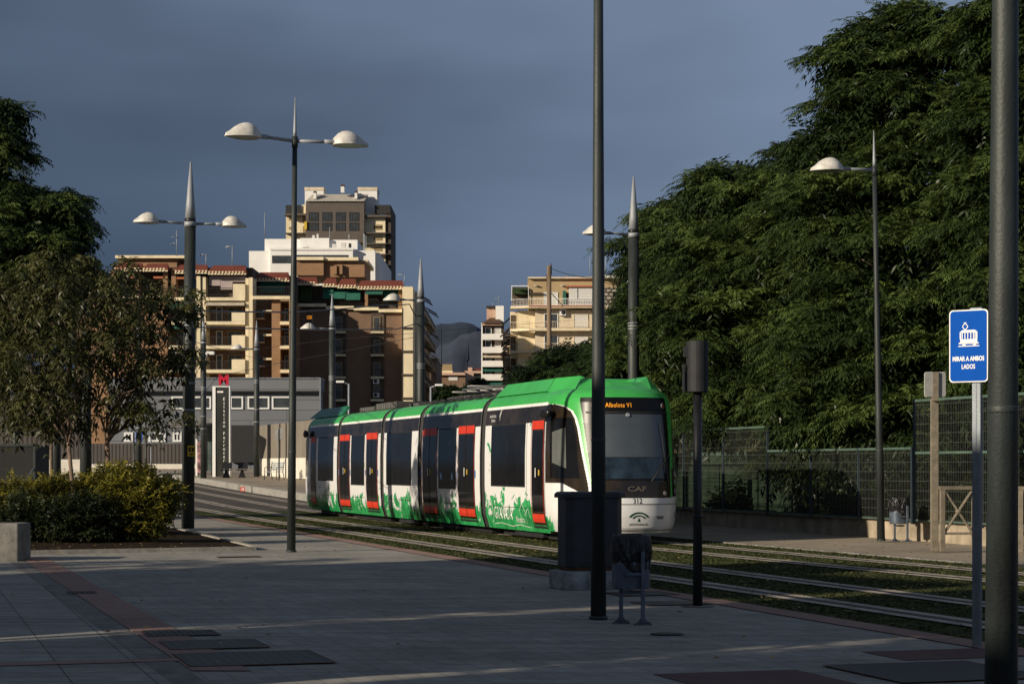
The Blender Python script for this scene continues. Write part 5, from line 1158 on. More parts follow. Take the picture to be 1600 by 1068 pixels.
# ---- tower
tw = B('residential_tower', 560, 528, 'tall cream and brown residential tower with a metal roof behind the white building')
tw.part('wall', [(445.5,334,610,749,2,24),(570,340,602,749,.0,1.9)], 'cream')
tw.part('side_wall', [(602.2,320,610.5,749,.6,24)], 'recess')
tw.part('central_block', [(479,316,570,380,-2.2,1.9)], 'tower')
for i in range(4):
    x = 483.5+i*21
    tw.win(x,333,x+15.5,347,-2.2,2,m='glassb',fm='blackmat',fr=.3); tw.win(x,349,x+15.5,362,-2.2,2,m='glassb',fm='blackmat',fr=.3)
mb = MB(); mb.add([(tw.X(479),-2.8,tw.H(316.5)),(tw.X(570),-2.8,tw.H(316.5)),(tw.X(575),2,tw.H(302)),(tw.X(488),2,tw.H(302))], [(0,1,2,3)]); mb.add([(tw.X(570),-2.8,tw.H(316.5)),(tw.X(570),2,tw.H(316.5)),(tw.X(575),2,tw.H(302))], [(0,1,2)]); mb.build('metal_roof', 'zinc', tw.r)
tw.part('stair_block', [(474.5,291,504,333,3,10),(558,291,588,334,3,12)], 'whiter'); tw.part('stair_block_cap', [(474,290.3,504.5,295,2.8,10.2),(557.5,290.3,588.5,295,2.8,12.2)], 'beige')
tw.part('stepped_parapet', [(467,325,479,334,1,3),(471,319,479,325,1,3)], 'cream')
for x, y, w_ in ((493,303,4.5),(536,293,5.5),(557,303,4)): tw.part('chimney', [(x-w_/2,y,x+w_/2,y+9,-2,0)], 'whiter'); tw.part('chimney_cap', [(x-w_/2,y-3,x+w_/2,y-.1,-2,0)], 'rust')
tw.part('roof_screen', [(446,320,470,333.5,.5,1.2),(585.5,320,610,333.5,.2,1.8)], 'railing'); tw.part('cornice', [(445,334,480,337,-1,1.9),(570.3,337,606,340,-1.6,-.1)], 'tower'); tw.part('orange_panel', [(477,348,481,360,-2.7,-2.3)], 'yellow')
for k in range(16):
    y = 365+k*16.6
    tw.part('balcony_slab', [(568,y-1,604,y+1,-1.8,-.05)], 'tower'); tw.win(584,y-12,597,y-6,-.02,0,m='shutt',fm='shutt',fr=.15); tw.part('balcony', [(604.2,y-1.5,611.5,y+.5,-1.2,10)], 'railing')
for y in (352, 337.5): tw.part('window', [(450,y+1,456,y+5,1.8,1.98),(472,y,477,y+10,1.8,1.98)], 'shutt')
tw.part('balcony_slab', [(446,363.5,479,365,-.2,1.95)], 'tower'); tw.win(584,351,597,357,-.02,0,m='shutt',fm='shutt',fr=.15)
# ---- yellow block on the right of the street
yb = B('yellow_apartment_block', 270, 880, 'pale yellow apartment block with wrap-round balconies on the right of the street')
yf = [481, 516.5, 550.5, 585, 619]
yb.part('wall', [(836,484,1110,749,.0,18)], 'beige'); yb.part('corner_bay', [(809,484,835.8,749,1.2,16)], 'cream'); yb.part('end_bay', [(797,484,808.8,749,3.2,16)], 'beige')
yb.part('top_storey', [(826,434,1110,480.8,1.5,16)], 'bricky'); yb.part('roof_edge', [(825,431.5,1112,433.9,.9,17)], 'beige'); 
for y in yf:
    mb = MB(); z1, z0 = yb.H(y-2.5), yb.H(y+.8); P0 = [(yb.X(797.5),3.0),(yb.X(797.5),.2),(yb.X(827),-1.3),(yb.X(1108),-1.3),(yb.X(1108),0),(yb.X(836),0),(yb.X(812),1.1)]
    mb.prism([(a, b_, z0) for a, b_ in P0], (0,0,z1-z0)); mb.build('balcony_slab', 'cream' if y > 481 else 'beige', yb.r)
    mb = MB(); rz_ = z1+.95
    def rail(a, b_):
        a, b_ = Vector((*a, 0)), Vector((*b_, 0)); n = int((b_-a).length/.22)
        for k in range(n+1): p = a.lerp(b_, k/max(1,n)); mb.box((p.x-.018,p.y-.018,z1),(p.x+.018,p.y+.018,rz_))
        mb.tube([(a.x,a.y,rz_),(b_.x,b_.y,rz_)], .035, 4); mb.tube([(a.x,a.y,z1+.08),(b_.x,b_.y,z1+.08)], .025, 4)
    rail((yb.X(797.8),2.8),(yb.X(797.8),.3)); rail((yb.X(797.8),.3),(yb.X(827),-1.2)); rail((yb.X(827),-1.2),(yb.X(1100),-1.2)); mb.build('railing', 'white' if y == 481 else 'beige', yb.r)
yb.part('tiled_edge', [(826,478,925,479.5,-1.4,-1.31)], 'awno')
for y in yf[1:]:
    yb.win(850,y-27,872,y-2,-.01,1,fm='white'); yb.win(896,y-26,919,y-2,-.01,0,m='shut',fm='beige'); yb.win(935,y-26,958,y-2,-.01,1); yb.part('dark_door', [(798,y-27,806,y-3,3.1,3.19)], 'recess')
yb.win(850,455,872,479,1.49,1,fm='white',m='shut'); yb.part('glazed_terrace', [(889,449,925,480,-.6,1.4)], 'shut'); yb.part('glazing_bar', [(901.5,450,902.5,468,-.66,-.61),(888.5,467.5,925,468.5,-.66,-.61)], 'galv'); yb.part('terrace_roof', [(885,447,927,449,-.9,1.45)], 'awno'); yb.part('green_awning', [(879.5,454,884,478,-.2,1.45)], 'awng'); yb.part('dark_door', [(884.5,456,888.5,479,1.3,1.45)], 'recess')
M['lattice'] = brick_mat('lattice_screen', (.50,.44,.36), (.44,.39,.32), (.10,.085,.07), .75, .5, .14, var=.08, bump=.4)
yb.part('lattice_screen', [(943,450,978,505,-1.25,-.9)], 'lattice'); yb.part('upper_white_edge', [(940,430,985,434,-.4,.8)], 'white')
yb.part('terrace_screen', [(799,446.5,825.5,447.8,-.5,.2),(799,447.8,800,470,-.5,-.4),(825.3,447,826,470,-.5,-.4)], 'white'); yb.part('terrace_greenery', [(801,448,825,458,1,2)], 'plantg'); yb.part('dark_terrace', [(800,448,825.5,480,2.2,3)], 'recess')
mb = MB(); mb.box((yb.X(874),-.55,yb.H(493)),(yb.X(884),-.01,yb.H(484))); o = mb.build('air_conditioner', 'white', yb.r); mb = MB(); mb.tube([(yb.X(880),-.60,yb.H(488.5)),(yb.X(880),-.56,yb.H(488.5))], .28, 14); mb.build('fan', 'blackmat', o)
for x, y in ((838,446),(880,446)): mb = MB(); mb.lathe([(.0,.0),(.30,.06),(.36,.12)], (yb.X(x),1.3,yb.H(y)), 12); mb.build('dish', 'shut', yb.r)
yb.part('chimney', [(884,426,889,431.4,5,6)], 'brick')
# its receding side with jumbled balconies
mb = MB(); mb.box((yb.X(797)+.05,4,0),(yb.X(797)+6,70,yb.H(486))); mb.build('side_wall', 'pinkr', yb.r)
rs = random.Random(4)
for d in np.arange(6, 66, 6.0):
    for i in range(7):
        z = yb.H(486)-3.0*i; w_ = rs.uniform(.5,1.1)
        mb = MB(); mb.box((yb.X(797)-w_,d,z-3.0),(yb.X(797)+.04,d+4,z-2.8)); mb.box((yb.X(797)-w_,d,z-2.8),(yb.X(797)-w_+.06,d+4,z-1.9),1); mb.build('balcony', ['beige','railing'], yb.r)
        if rs.random() < .55: a = yb.X(797); mb = MB(); mb.add([(a,d,z-.3),(a,d+4,z-.3),(a-w_-.5,d+4,z-1.4),(a-w_-.5,d,z-1.4)], [(0,1,2,3)]); mb.build('awning', rs.choice(['railing','awng','awnw']), yb.r)
aerial(922, 272, 400, 431, 'thin lattice aerial on the yellow block left of the near lamp post', 0); aerial(946, 272, 398, 431, 'thin aerial on the yellow block right of the near lamp post', 2); aerial(959, 274, 410, 431, 'shorter aerial on the yellow block close to the trees', 0); aerial(779.5, 330, 462, 477, 'small aerial on the narrow white block', 1)
# ---- narrow white block down the street
nb_ = B('white_balcony_block', 318, 770, 'narrow white block with green awnings down the street')
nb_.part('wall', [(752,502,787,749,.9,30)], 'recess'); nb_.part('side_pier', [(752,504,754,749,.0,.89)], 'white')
for i, y in enumerate((522, 542.5, 564, 585, 605)):
    nb_.part('balcony_parapet', [(753,y-.5,786,y+7.5,-.6,-.2)], 'whiter'); nb_.part('balcony_slab', [(753,y+7.6,786,y+9,-.6,.85)], 'whiter')
    if i in (1, 2, 3): nb_.awning(755,y+9.2 if i else y, 785,y+16,.8,.9,'awng' if i != 1 else 'awnw')
    nb_.win(758,y-11,768,y-.7,.85,0); nb_.win(773,y-11,783,y-.7,.85,0,m='shut')
nb_.part('penthouse', [(760,478,774,500,3,14),(753,505,787,508,0,6)], 'pinkr'); nb_.part('penthouse_wall', [(774.2,476,787,505,2,12)], 'whiter'); nb_.part('penthouse_cap', [(759.5,475.5,774,478.9,2.6,14)], 'railing'); nb_.part('roof_mast', [(768.5,469,769.5,475.4,5,5.2)], 'polemetal')
mb = MB(); mb.add([(nb_.X(753),-.4,nb_.H(505)),(nb_.X(784),-.4,nb_.H(505)),(nb_.X(779),3,nb_.H(494)),(nb_.X(766),3,nb_.H(494))], [(0,1,2,3)]); mb.build('tiled_roof', 'rust', nb_.r)
# ---- low houses at the far end
h1 = B('low_brown_building', 420, 705, 'low dull brown building at the end of the street left of the pink house')
h1.part('wall', [(668,586,727,749,0,30)], 'brickdk'); h1.part('cornice', [(667,582,728,586,-.8,30)], 'pinkr'); h1.part('window', [(701,588,715,594,-.1,-.01)], 'shut'); h1.part('roof_sign', [(681,568,706,578.5,2,4)], 'shutt'); h1.part('roof_sign_base', [(682,578.7,707,581.8,1,6)], 'cream')
h2 = B('pink_house', 400, 735, 'small pink and cream house at the end of the street')
h2.part('wall', [(727.5,583,740,749,0,12)], 'pinkr'); h2.part('rear_wall', [(740.2,585,752,749,3,14)], 'cream'); h2.part('turret', [(731,573,737.5,582.9,2,8),(726,579,753,582.8,.0,12)], 'pinkr')
mb = MB(); mb.add([(h2.X(737),1,h2.H(579)),(h2.X(753),1,h2.H(579)),(h2.X(750),8,h2.H(572)),(h2.X(739),8,h2.H(572))], [(0,1,2,3)]); mb.build('tiled_roof', 'tiles', h2.r)
h3 = B('grey_street_block', 380, 665, 'shadowed grey block beyond the brick block at the street corner')
h3.part('wall', [(640,560,682,749,0,30)], 'brickdk'); h3.part('cornice', [(640,557,683,560,-.5,30)], 'beige')
# ================= hills
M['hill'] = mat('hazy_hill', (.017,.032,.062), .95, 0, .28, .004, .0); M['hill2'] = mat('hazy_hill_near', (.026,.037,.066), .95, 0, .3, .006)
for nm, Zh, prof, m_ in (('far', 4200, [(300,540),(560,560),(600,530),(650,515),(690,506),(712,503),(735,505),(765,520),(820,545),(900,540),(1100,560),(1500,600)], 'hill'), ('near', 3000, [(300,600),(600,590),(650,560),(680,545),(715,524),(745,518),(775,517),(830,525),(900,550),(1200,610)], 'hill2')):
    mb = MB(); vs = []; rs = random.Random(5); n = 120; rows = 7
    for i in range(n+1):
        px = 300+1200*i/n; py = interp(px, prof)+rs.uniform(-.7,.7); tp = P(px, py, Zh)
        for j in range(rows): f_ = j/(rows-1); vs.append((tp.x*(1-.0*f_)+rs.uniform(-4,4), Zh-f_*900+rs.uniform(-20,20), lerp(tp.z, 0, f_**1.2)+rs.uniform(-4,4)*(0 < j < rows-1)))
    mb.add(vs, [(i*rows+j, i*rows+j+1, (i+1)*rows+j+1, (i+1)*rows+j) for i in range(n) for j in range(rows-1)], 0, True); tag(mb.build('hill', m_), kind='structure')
# ================= foliage
def unit(v): return v/np.maximum(np.linalg.norm(v, axis=-1, keepdims=True), 1e-9)
def frond_mesh(rng, base, dirs, L_, npairs, ll, lw, droop, tint, side_down=.35):
    """pinnate leaves: base/dirs (N,3); leaflets hang in pairs from a drooping midrib"""
    N_ = len(base); down = np.array([0,0,-1.0]); V = np.zeros((N_, npairs, 2, 4, 3))
    sd = unit(np.cross(dirs, np.array([0,0,1.0])+rng.normal(0,.25,(N_,3))))
    for i in range(npairs):
        t = (i+.6)/npairs; c = base+dirs*(L_*t)[:,None]+down*(droop*L_*t*t)[:,None]; tg = unit(dirs+down*(2*droop*t)[:,None])
        for k, sg in enumerate((-1, 1)):
            d = unit(sd*sg*1.0+tg*(.45+.5*t)+down*side_down+rng.normal(0,.12,(N_,3))); l = ll*(1-.35*abs(t-.4))*rng.uniform(.8,1.15,N_); nn = unit(np.cross(d, tg)+rng.normal(0,.25,(N_,3))); wv = unit(np.cross(nn, d))*(lw/2)
            V[:,i,k,0] = c; V[:,i,k,1] = c+d*(l*.45)[:,None]+wv; V[:,i,k,2] = c+d*l[:,None]+down*(l*.15)[:,None]; V[:,i,k,3] = c+d*(l*.45)[:,None]-wv
    T = np.repeat(tint, npairs*2*4)
    return V.reshape(-1,3), T
def lobes_points(rng, lobes, dens, rough=.12, lower=.5):
    """points spread over a lumpy union of ellipsoids, most on the outside"""
    P_, N_, W_ = [], [], []
    for q, (cx, cy, cz, rx, ry, rz) in enumerate(lobes):
        area = 4*math.pi*((rx*ry)**1.6/3+(rx*rz)**1.6/3+(ry*rz)**1.6/3)**(1/1.6); n = int(area*dens)
        u = unit(rng.normal(0,1,(n,3))); r_ = np.array([rx,ry,rz]); rad = 1-np.abs(rng.normal(0,rough,n)); f3 = np.sin(u[:,0]*7+q)*np.sin(u[:,1]*6+q*2)*np.sin(u[:,2]*8+q*3); rad = rad*(1+.16*f3)
        p = u*r_*rad[:,None]+np.array([cx,cy,cz]); nn = unit(u/r_); keep = np.ones(n, bool)
        for j, (ax, ay, az, bx, by, bz) in enumerate(lobes):
            if j != q: keep &= (((p-np.array([ax,ay,az]))/np.array([bx,by,bz]))**2).sum(1) > .62
        keep &= (u[:,2] > -.35) | (rng.uniform(0,1,n) < lower)
        P_.append(p[keep]); N_.append(nn[keep]); W_.append(rad[keep])
    return np.concatenate(P_), np.concatenate(N_), np.concatenate(W_)
def inner_points(rng, lobes, n):
    q = rng.integers(0, len(lobes), n); lb = np.array(lobes)[q]; u = unit(rng.normal(0,1,(n,3)))*(rng.uniform(.2,.8,n)**.5)[:,None]; return lb[:,:3]+u*lb[:,3:]
def rosettes(rng, lobes, dens, per, L0, npairs, ll, lw, droop, inner=0, clus=.18, tones=(0,1), rough=.12):
    c, n, w_ = lobes_points(rng, lobes, dens, rough); N_ = len(c)
    # patches of lighter and darker foliage
    ph_ = np.sin(c[:,0]*1.7+3)*np.sin(c[:,1]*1.3+1)*np.sin(c[:,2]*1.9)*.5+.5; bt = np.clip(.15+.45*ph_+rng.normal(0,.16,N_)+.35*(w_-.95), 0, 1)
    idx = np.repeat(np.arange(N_), per); b_ = c[idx]+rng.normal(0, clus, (len(idx),3))*np.array([1,1,.5]); a = rng.uniform(0, 2*math.pi, N_)[idx]+np.tile(np.arange(per), N_)*2.4+rng.normal(0,.25,len(idx))
    hor = np.stack([np.cos(a), np.sin(a), rng.uniform(-.15,.55,len(idx))], 1); d = unit(hor+n[idx]*.9); L_ = L0*rng.uniform(.7,1.25,len(idx))
    dr = droop*rng.uniform(.6,1.4,len(idx)); t = np.clip(bt[idx]+rng.normal(0,.12,len(idx)),0,1)
    V, T = frond_mesh(rng, b_, d, L_, npairs, ll, lw, dr, t)
    if inner:
        q = inner_points(rng, lobes, inner); d2 = unit(rng.normal(0,1,(inner,3))); V2, T2 = frond_mesh(rng, q, d2, np.full(inner, L0*1.3), max(3,npairs//2), ll*1.4, lw*1.6, np.full(inner,droop), np.zeros(inner)); V = np.concatenate([V,V2]); T = np.concatenate([T,T2])  # inner leaves take the darkest tint, painting shade inside
    return V, T
def boughs(rng, lobes, step, rb, flat=.42, keepf=.9):
    """breaks the crown into separate flattened leafy boughs set apart over its surface"""
    c, n, w_ = lobes_points(rng, lobes, 9/(step*step), .10, .6); order = rng.permutation(len(c)); kept = []
    for i in order:
        p = c[i]
        if all(((p-q)*np.array([1,1,1.5]))@((p-q)*np.array([1,1,1.5])) > step*step for q in [c[k] for k in kept]):
            if rng.uniform() < keepf: kept.append(i)
    out = []
    for i in kept:
        r_ = rb*rng.uniform(.75,1.3); out.append((*(c[i]-n[i]*r_*.35), r_, r_*rng.uniform(.8,1.1), r_*flat*rng.uniform(.8,1.25), *n[i]))
    return np.array(out)
def bough_foliage(rng, bs, dens, per, L0, npairs, ll, lw, droop, inner=0, lobes=None, clus=.06, tone=.2):
    C_, N_, T_ = [], [], []
    for b in bs:
        n = max(3, int(dens*4*b[3]*b[4])); u = unit(rng.normal(0,1,(n,3))); u[:,2] = np.abs(u[:,2])*1.0-.25*(rng.uniform(0,1,n) < .4); out = u@b[6:9]; k = out > -.45; u = u[k]
        C_.append(b[:3]+u*b[3:6]*rng.uniform(.75,1.05,(len(u),1))-np.array([0,0,1.0])*(np.maximum(0,u@np.array([b[6],b[7],0]))*b[3]*.45)[:,None]); N_.append(unit(u*.6+b[6:9]*.6)); T_.append(np.clip(tone+.18*rng.normal()+.5*np.clip(u[:,2],0,1)+rng.normal(0,.10,len(u)),0,1))  # bough tops take a lighter tint, painted as lit from above
    c, n, bt = map(np.concatenate, (C_, N_, T_)); N = len(c); idx = np.repeat(np.arange(N), per)
    b_ = c[idx]+rng.normal(0, clus, (len(idx),3)); a = rng.uniform(0, 2*math.pi, N)[idx]+np.tile(np.arange(per), N)*2.4+rng.normal(0,.3,len(idx))
    hor = np.stack([np.cos(a), np.sin(a), rng.uniform(-.05,.55,len(idx))], 1); d = unit(hor+n[idx]*.8); L_ = L0*rng.uniform(.7,1.25,len(idx)); dr = droop*rng.uniform(.6,1.4,len(idx))
    V, T = frond_mesh(rng, b_, d, L_, npairs, ll, lw, dr, np.clip(bt[idx]+rng.normal(0,.10,len(idx)),0,1))
    if inner and lobes is not None:
        q = inner_points(rng, lobes, inner); d2 = unit(rng.normal(0,1,(inner,3))); V2, T2 = frond_mesh(rng, q, d2, np.full(inner, L0*1.3), max(3,npairs//2), ll*1.6, lw*2.0, np.full(inner,droop), np.zeros(inner)); V = np.concatenate([V,V2]); T = np.concatenate([T,T2])  # inner fronds get the darkest tint, a painted shade within the crown
    return V, T
def limb_mb(mb, a, b_, r0, r1, wob, rs, n=6, sides=8):
    a, b_ = Vector(a), Vector(b_); pts = []; rr = []
    for k in range(n+1):
        t = k/n; p = a.lerp(b_, t)+Vector((rs.uniform(-1,1),rs.uniform(-1,1),rs.uniform(-.3,.3)))*wob*math.sin(math.pi*t)+Vector((0,0,wob*1.2*math.sin(math.pi*t)*.5)); pts.append(p); rr.append(lerp(r0, r1, t))
    mb.tube(pts, rr, sides); return pts
def tree(name, x, y, zb, lobes, label, group, leafm, bark, r0, V, T, seed=1, fork=2.2, lean=(0,0), mirror=False):
    r = empty(name, (x, y, zb), label, 'tree', group); rs = random.Random(seed); mb = MB(); top = Vector((lean[0], lean[1], fork))
    mb.tube([(0,0,-.1),(0,0,.15),(lean[0]*.4,lean[1]*.4,fork*.5),tuple(top)], [r0*1.35,r0*1.08,r0*.9,r0*.78], 14)
    for lb in lobes:
        c = Vector(lb[:3]); p = limb_mb(mb, top, c, r0*.55, r0*.16, .25, rs)
        for k in range(4):
            u = Vector((rs.uniform(-1,1),rs.uniform(-1,1),rs.uniform(-.1,.9))).normalized(); e = c+Vector((u.x*lb[3],u.y*lb[4],u.z*lb[5]))*.8; limb_mb(mb, p[3+k%3], e, r0*.2, r0*.05, .2, rs, 4, 6)
    mb.build('trunk', bark, r)
    fast_mesh('crown', V, np.arange(len(V)).reshape(-1,4), T, leafm, r); return r
M['leafR'] = leaf_mat('melia_leaves', (.022,.038,.012), (.118,.170,.042), .38, .22)
M['leafD'] = leaf_mat('dark_leaves', (.014,.026,.010), (.050,.085,.024), .5, .2)
M['leafL'] = leaf_mat('young_tree_leaves', (.026,.030,.011), (.098,.102,.035), .42, .22)
M['leafY'] = leaf_mat('shrub_leaves', (.060,.062,.012), (.50,.44,.06), .4, .3)
M['leafK'] = leaf_mat('dark_shrub_leaves', (.014,.022,.008), (.05,.065,.02), .5, .2)
RG = np.random.default_rng(11)
def lob(base, px, py, Z, rx, rz, ry=None):
    """an ellipsoid of the crown, measured at its own distance, relative to the tree's foot"""
    p = P(px, py, Z); return (p.x-base[0], Z-base[1], p.z-base[2], rx, ry or rx*.9, rz)
grp = 'large feathery trees behind the right fence'
def big(px, Z, spec, label, dens=2.6, per=15, seed=1, r0=.28, leafm='leafR', inner=5000, L0=.66, npairs=11, ll=.16, lw=.032, fork=2.6, name='feathery_tree', g_=grp, bsc=1.0, bd=4.2):
    dens = {6.5:2.7,6:2.7,5.5:2.6,5:2.5}.get(dens, dens); per = 15 if leafm == 'leafR' else 12
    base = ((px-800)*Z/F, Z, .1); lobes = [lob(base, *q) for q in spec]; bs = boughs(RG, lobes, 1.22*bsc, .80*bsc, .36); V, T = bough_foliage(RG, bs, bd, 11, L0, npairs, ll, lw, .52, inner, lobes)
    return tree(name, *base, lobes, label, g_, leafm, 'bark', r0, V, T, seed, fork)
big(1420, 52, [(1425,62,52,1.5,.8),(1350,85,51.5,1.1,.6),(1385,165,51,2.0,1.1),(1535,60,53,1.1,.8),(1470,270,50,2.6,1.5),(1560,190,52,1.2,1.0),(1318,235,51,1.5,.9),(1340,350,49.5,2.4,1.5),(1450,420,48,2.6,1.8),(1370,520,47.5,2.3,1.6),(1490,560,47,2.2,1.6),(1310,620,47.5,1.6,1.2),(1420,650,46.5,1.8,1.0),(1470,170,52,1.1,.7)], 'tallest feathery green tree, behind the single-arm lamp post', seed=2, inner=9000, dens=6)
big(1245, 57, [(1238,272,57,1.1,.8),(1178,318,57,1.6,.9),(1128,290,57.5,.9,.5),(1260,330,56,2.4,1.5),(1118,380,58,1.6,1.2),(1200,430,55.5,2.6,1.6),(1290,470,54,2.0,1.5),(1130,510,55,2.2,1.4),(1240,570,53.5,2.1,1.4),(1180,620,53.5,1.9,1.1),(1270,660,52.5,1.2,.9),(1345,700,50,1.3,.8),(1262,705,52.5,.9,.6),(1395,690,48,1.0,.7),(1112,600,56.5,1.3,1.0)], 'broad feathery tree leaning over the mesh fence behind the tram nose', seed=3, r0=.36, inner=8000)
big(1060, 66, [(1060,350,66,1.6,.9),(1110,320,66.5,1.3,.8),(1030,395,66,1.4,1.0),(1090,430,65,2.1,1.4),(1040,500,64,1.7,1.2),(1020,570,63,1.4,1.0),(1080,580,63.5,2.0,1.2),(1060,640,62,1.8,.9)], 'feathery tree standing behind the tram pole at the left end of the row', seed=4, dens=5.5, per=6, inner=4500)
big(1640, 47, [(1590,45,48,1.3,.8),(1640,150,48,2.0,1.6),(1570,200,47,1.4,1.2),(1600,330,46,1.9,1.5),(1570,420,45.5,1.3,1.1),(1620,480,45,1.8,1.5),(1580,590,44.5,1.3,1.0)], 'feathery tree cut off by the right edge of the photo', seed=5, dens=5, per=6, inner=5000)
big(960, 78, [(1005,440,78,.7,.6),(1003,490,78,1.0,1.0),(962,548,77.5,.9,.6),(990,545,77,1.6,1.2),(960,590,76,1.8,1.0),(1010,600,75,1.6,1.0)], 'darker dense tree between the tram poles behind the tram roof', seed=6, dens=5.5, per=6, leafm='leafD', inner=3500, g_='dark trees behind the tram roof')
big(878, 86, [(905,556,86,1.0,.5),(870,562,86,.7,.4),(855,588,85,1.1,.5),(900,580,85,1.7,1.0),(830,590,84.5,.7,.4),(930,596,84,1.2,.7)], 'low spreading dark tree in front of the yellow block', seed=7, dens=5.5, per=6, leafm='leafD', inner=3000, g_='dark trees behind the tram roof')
# dark undergrowth behind the fence
def shrub(name, px, py, Z, lobes, label, leafm, group, dens=60, per=6, L0=.16, ll=.045, lw=.026, npairs=4, droop=.15, seed=1, inner=1200, z=None, cat='shrub', clus=.05):
    p = P(px, py, Z); base = (p.x, Z, g(Z) if z is None else z); r = empty(name, base, label, cat, group)
    V, T = rosettes(RG, lobes, dens*.75, per, L0*1.15, npairs, ll*1.1, lw*1.1, droop, inner, clus=clus, rough=.45); rs = random.Random(seed); mb = MB()
    for lb in lobes:
        for k in range(4): limb_mb(mb, (lb[0]*.3+rs.uniform(-.1,.1), lb[1]*.3+rs.uniform(-.1,.1), 0), (lb[0]+rs.uniform(-.5,.5)*lb[3], lb[1]+rs.uniform(-.5,.5)*lb[4], lb[2]+lb[5]*.6), .018, .006, .08, rs, 4, 5)
    mb.build('stems', 'bark2', r); fast_mesh('leaves', V, np.arange(len(V)).reshape(-1,4), T, leafm, r); return r
bg_ = 'bushes growing behind the mesh fence'
for px, Z, w_, h, l in ((1165,57.5,1.0,.8,'dark bush behind the fence left of the big trunk'),(1335,54.5,.8,.7,'dark bush behind the fence right of the big trunk'),(1392,50,1.0,.9,'dark bush behind the lower mesh fence near the lamp post'),(1478,47,1.1,1.2,'dark bush behind the tallest mesh fence'),(1568,45,1.1,1.3,'dark bush behind the fence at the right edge')):
    shrub('bush', px, 800, Z, [(0,0,h*.5,w_,w_*.7,h*.6),(w_*.5,.1,h*.9,w_*.6,.5,h*.5)], l, 'leafK', bg_, dens=14, per=6, L0=.3, ll=.12, lw=.05, npairs=5, inner=900, z=.1, clus=.12)
# planting bed shrubs on the left
sg = 'shrubs in the planting bed'
def sh(px, Z, spec, l, m_, **k): shrub('shrub', px, 800, Z, spec, l, m_, sg, z=.05, **k).scale = (1, 1, 1.18)
sh(212, 40.6, [(0,0,.55,.75,.6,.5),(.35,.1,.75,.55,.5,.42),(-.35,.1,.9,.45,.45,.45),(.1,-.3,.35,.55,.4,.33)], 'large yellow green shrub nearest the kerb of the planting bed', 'leafY', dens=70, seed=2)
sh(236, 45, [(0,0,.5,.5,.5,.45),(.3,.2,.8,.4,.4,.35),(-.3,.2,1.0,.4,.4,.35)], 'loose shrub with bare twigs on the pavement side of the bed', 'leafY', dens=34, seed=3)
sh(80, 39.8, [(0,0,.35,.95,.6,.42),(-.6,.2,.45,.6,.5,.4),(.6,.1,.45,.5,.5,.4)], 'dark green low shrub in the front of the bed', 'leafK', dens=60, seed=4)
sh(28, 44, [(0,0,.6,.9,.6,.5),(.7,.1,.7,.6,.5,.42),(-.8,0,.65,.7,.5,.5)], 'yellow green shrub behind the concrete block', 'leafY', dens=50, seed=5)
sh(130, 45.5, [(0,0,.6,.8,.6,.5),(.5,.1,.95,.5,.45,.4),(-.5,.1,.8,.5,.5,.4)], 'yellow green shrub between the leaning trunks', 'leafY', dens=45, seed=6)
sh(180, 49, [(0,0,.6,.8,.6,.6),(.5,.1,1.0,.5,.45,.4),(-.6,.2,.7,.6,.5,.5)], 'olive shrub behind the large yellow green one', 'leafY', dens=40, seed=7)
sh(155, 40.0, [(0,0,.35,.5,.4,.38)], 'small olive shrub between the dark and the yellow one', 'leafK', dens=60, seed=8)
# young trees with hanging leaves
tg_ = 'young trees in the planting bed'
def young(px, Z, spec, label, seed, lean=(0,0), r0=.055, dens=9, per=9, inner=350):
    base = ((px-800)*Z/F, Z, .05); lobes = [lob(base, *q) for q in spec]; bs = boughs(RG, lobes, .58, .32, .75, .72); V, T = bough_foliage(RG, bs, 10, 6, .32, 4, .155, .044, 1.1, inner//4, lobes, clus=.07, tone=.35)
    return tree('young_tree', *base, lobes, label, tg_, 'leafL', 'bark2', r0, V, T, seed, 2.1, lean)
young(118, 45, [(90,440,45,1.05,.6),(130,480,44.5,1.2,.75),(60,500,45,1.0,.7),(100,560,44.5,1.2,.65),(40,570,45,.9,.7),(150,540,44,.9,.6),(75,620,45,.9,.45),(15,480,45.5,.9,.8)], 'young tree with a leaning slim trunk in the middle of the bed', 3, (-.18,.1))
young(172, 46, [(215,480,46,.9,.55),(260,500,45.5,.7,.42),(285,470,45.5,.4,.25),(275,560,45,.45,.26),(180,440,46,.7,.5),(200,550,45.5,.95,.6),(240,570,45,.55,.3),(250,640,45,.65,.24),(190,620,45.5,.7,.5),(170,580,46,.8,.6)], 'young tree with the thickest pale trunk, its branches crossing the tram pole', 4, (-.08,.05), .07)
young(80, 47, [(50,650,47,.7,.35),(100,655,46.5,.6,.3),(20,610,47,.8,.5),(75,600,47,.7,.5)], 'smallest young tree with a thin straight trunk', 5, (0,0), .045)
# big dark trees at the back left
def back(px, Z, spec, label, seed, dens=5.5, inner=4000, z=0):
    base = ((px-800)*Z/F, Z, g(Z)); lobes = [lob(base, *q) for q in spec]; bs = boughs(RG, lobes, 1.0, .75); V, T = bough_foliage(RG, bs, 4.0, 10, .58, 8, .16, .042, .6, inner, lobes)
    return tree('broad_tree', *base, lobes, label, 'large dark trees on the left', 'leafD', 'bark', .3, V, T, seed, 3)
M['leafB'] = leaf_mat('left_tree_leaves', (.028,.048,.014), (.13,.175,.040), .45, .22)
M_ = M['leafD']; M['leafD'] = M['leafB']
back(-20, 60, [(-10,185,60,.85,.55),(-60,230,60,1.6,1.3),(0,310,60,1.3,.8),(-40,380,59,1.8,1.4),(70,330,60,1.2,.75),(40,400,59,1.5,1.0),(92,372,60,.9,.55),(108,430,60,.7,.45),(0,470,59,1.5,1.1),(60,470,59,1.2,.8),(-60,560,58,1.4,1.4)], 'large dark broad tree rising at the left edge', 8, dens=6, inner=6500)
M['leafD'] = M_
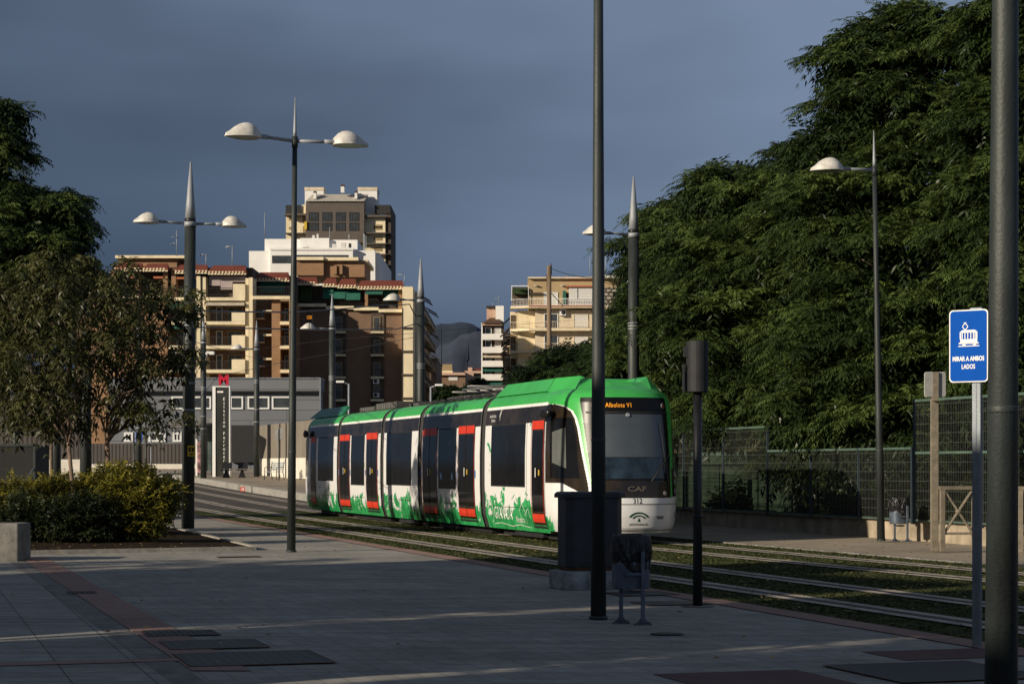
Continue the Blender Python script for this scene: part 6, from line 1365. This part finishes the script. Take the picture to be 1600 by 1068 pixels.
# small street trees far down the street
for px, Z, py, w_, l in ((688,330,612,1.1,'tiny dark street tree left of the pink house'),(748,300,604,.9,'tiny dark street tree in front of the white balcony block'),(702,260,616,1.0,'tiny dark street tree just above the tram roof'),(733,240,616,.9,'tiny dark street tree nearest the tram roof by the pink house')):
    p = P(px, py, Z); base = (p.x, Z, g(Z)); lobes = [(0,0,p.z-base[2],w_,w_,1.0),(w_*.7,0,p.z-base[2]-.8,w_,w_,1.0),(-w_*.8,0,p.z-base[2]-1.0,w_*.9,w_,.9)]
    V, T = rosettes(RG, lobes, 5, 5, .6, 3, .45, .22, .4, 300, clus=.25); tree('street_or_dapple_tree', *base, lobes, l, 'small street trees far down the street', 'leafD', 'bark', .25, V, T, 3, 3)
# ================= unseen house blocks added behind left of the camera to shade the near pavement
u1 = Vector((math.sin(SAZ), math.cos(SAZ), 0)); v1 = Vector((math.cos(SAZ), -math.sin(SAZ), 0))   # along the sunlight; across it (v1.q grows to the right)
org = Vector((-5.55, 31.1, 0))
def across(q): return (q-(-29.3))
def shade_house(q0, q1, back_, depth, h, label, steps):
    a = org-u1*back_+v1*(q0+29.3); r = empty('added_shade_block', a, label, 'building', rz=math.atan2(v1.y, v1.x)); W_ = q1-q0
    mb = MB(); mb.box((0,-depth,0),(W_,0,h)); mb.build('wall', 'beige', r); mb = MB(); x = 0
    for w_, hh in steps:
        mb.box((x,-depth,h),(x+w_,-.2,h+hh)); x += w_
    mb.build('stepped_shade_top', 'brick', r)
    for k in range(int(W_//3.4)):
        for j in range(3): window_unit(r, .9+k*3.4, 1.2+j*3.3, 2.2+k*3.4, 2.8+j*3.3, -depth, .1, 1)
shade_house(-29.3, -18.85, 26, 9, 11.4, 'unseen beige house block added on the left to cast shade, nearest the tracks', [(4,.3),(3,1.0),(3.3,.2)])
shade_house(-18.35, -13.90, 26, 9, 10.7, 'unseen beige house block added on the left to cast shade, second from the tracks', [(2,.6),(2.4,.1)])
shade_house(-13.50, -9.4, 26, 9, 10.6, 'unseen beige house block added on the left to cast shade, third from the tracks', [(3.4,.3)])
shade_house(-9.3, 6, 26, 9, 7.4, 'unseen beige house block added on the left to cast shade, lowest and farthest from the tracks', [(9,.3),(5,.9)])

# unseen trees added on the left to break up the light between those blocks
for k, (q_, t_, h_) in enumerate(((-18.6, 15, 5.2), (-13.9, 12, 4.2), (-30.6, 13, 4.6), (-23.5, 22, 8.6))):
    p = org-u1*t_+v1*(q_+29.3); lobes = [(0,0,h_,1.5,1.5,1.0),(1.0,.3,h_-.7,1.1,1.1,.8),(-1.1,-.2,h_-.5,1.2,1.1,.8),(.2,1.2,h_-.4,1.0,1.0,.8)]
    bs = boughs(RG, lobes, .85, .5, .6, .8); V, T = bough_foliage(RG, bs, 5, 5, .4, 4, .2, .06, .8, 0, lobes)
    tree('street_or_dapple_tree', p.x, p.y, 0, lobes, 'unseen leafy tree added on the left to dapple the light, '+('by the first gap between shade blocks','by the second gap between shade blocks','nearest the planting bed','the tallest')[k], 'unseen trees added to dapple the light', 'leafD', 'bark', .12, V, T, 20+k, 2.2)
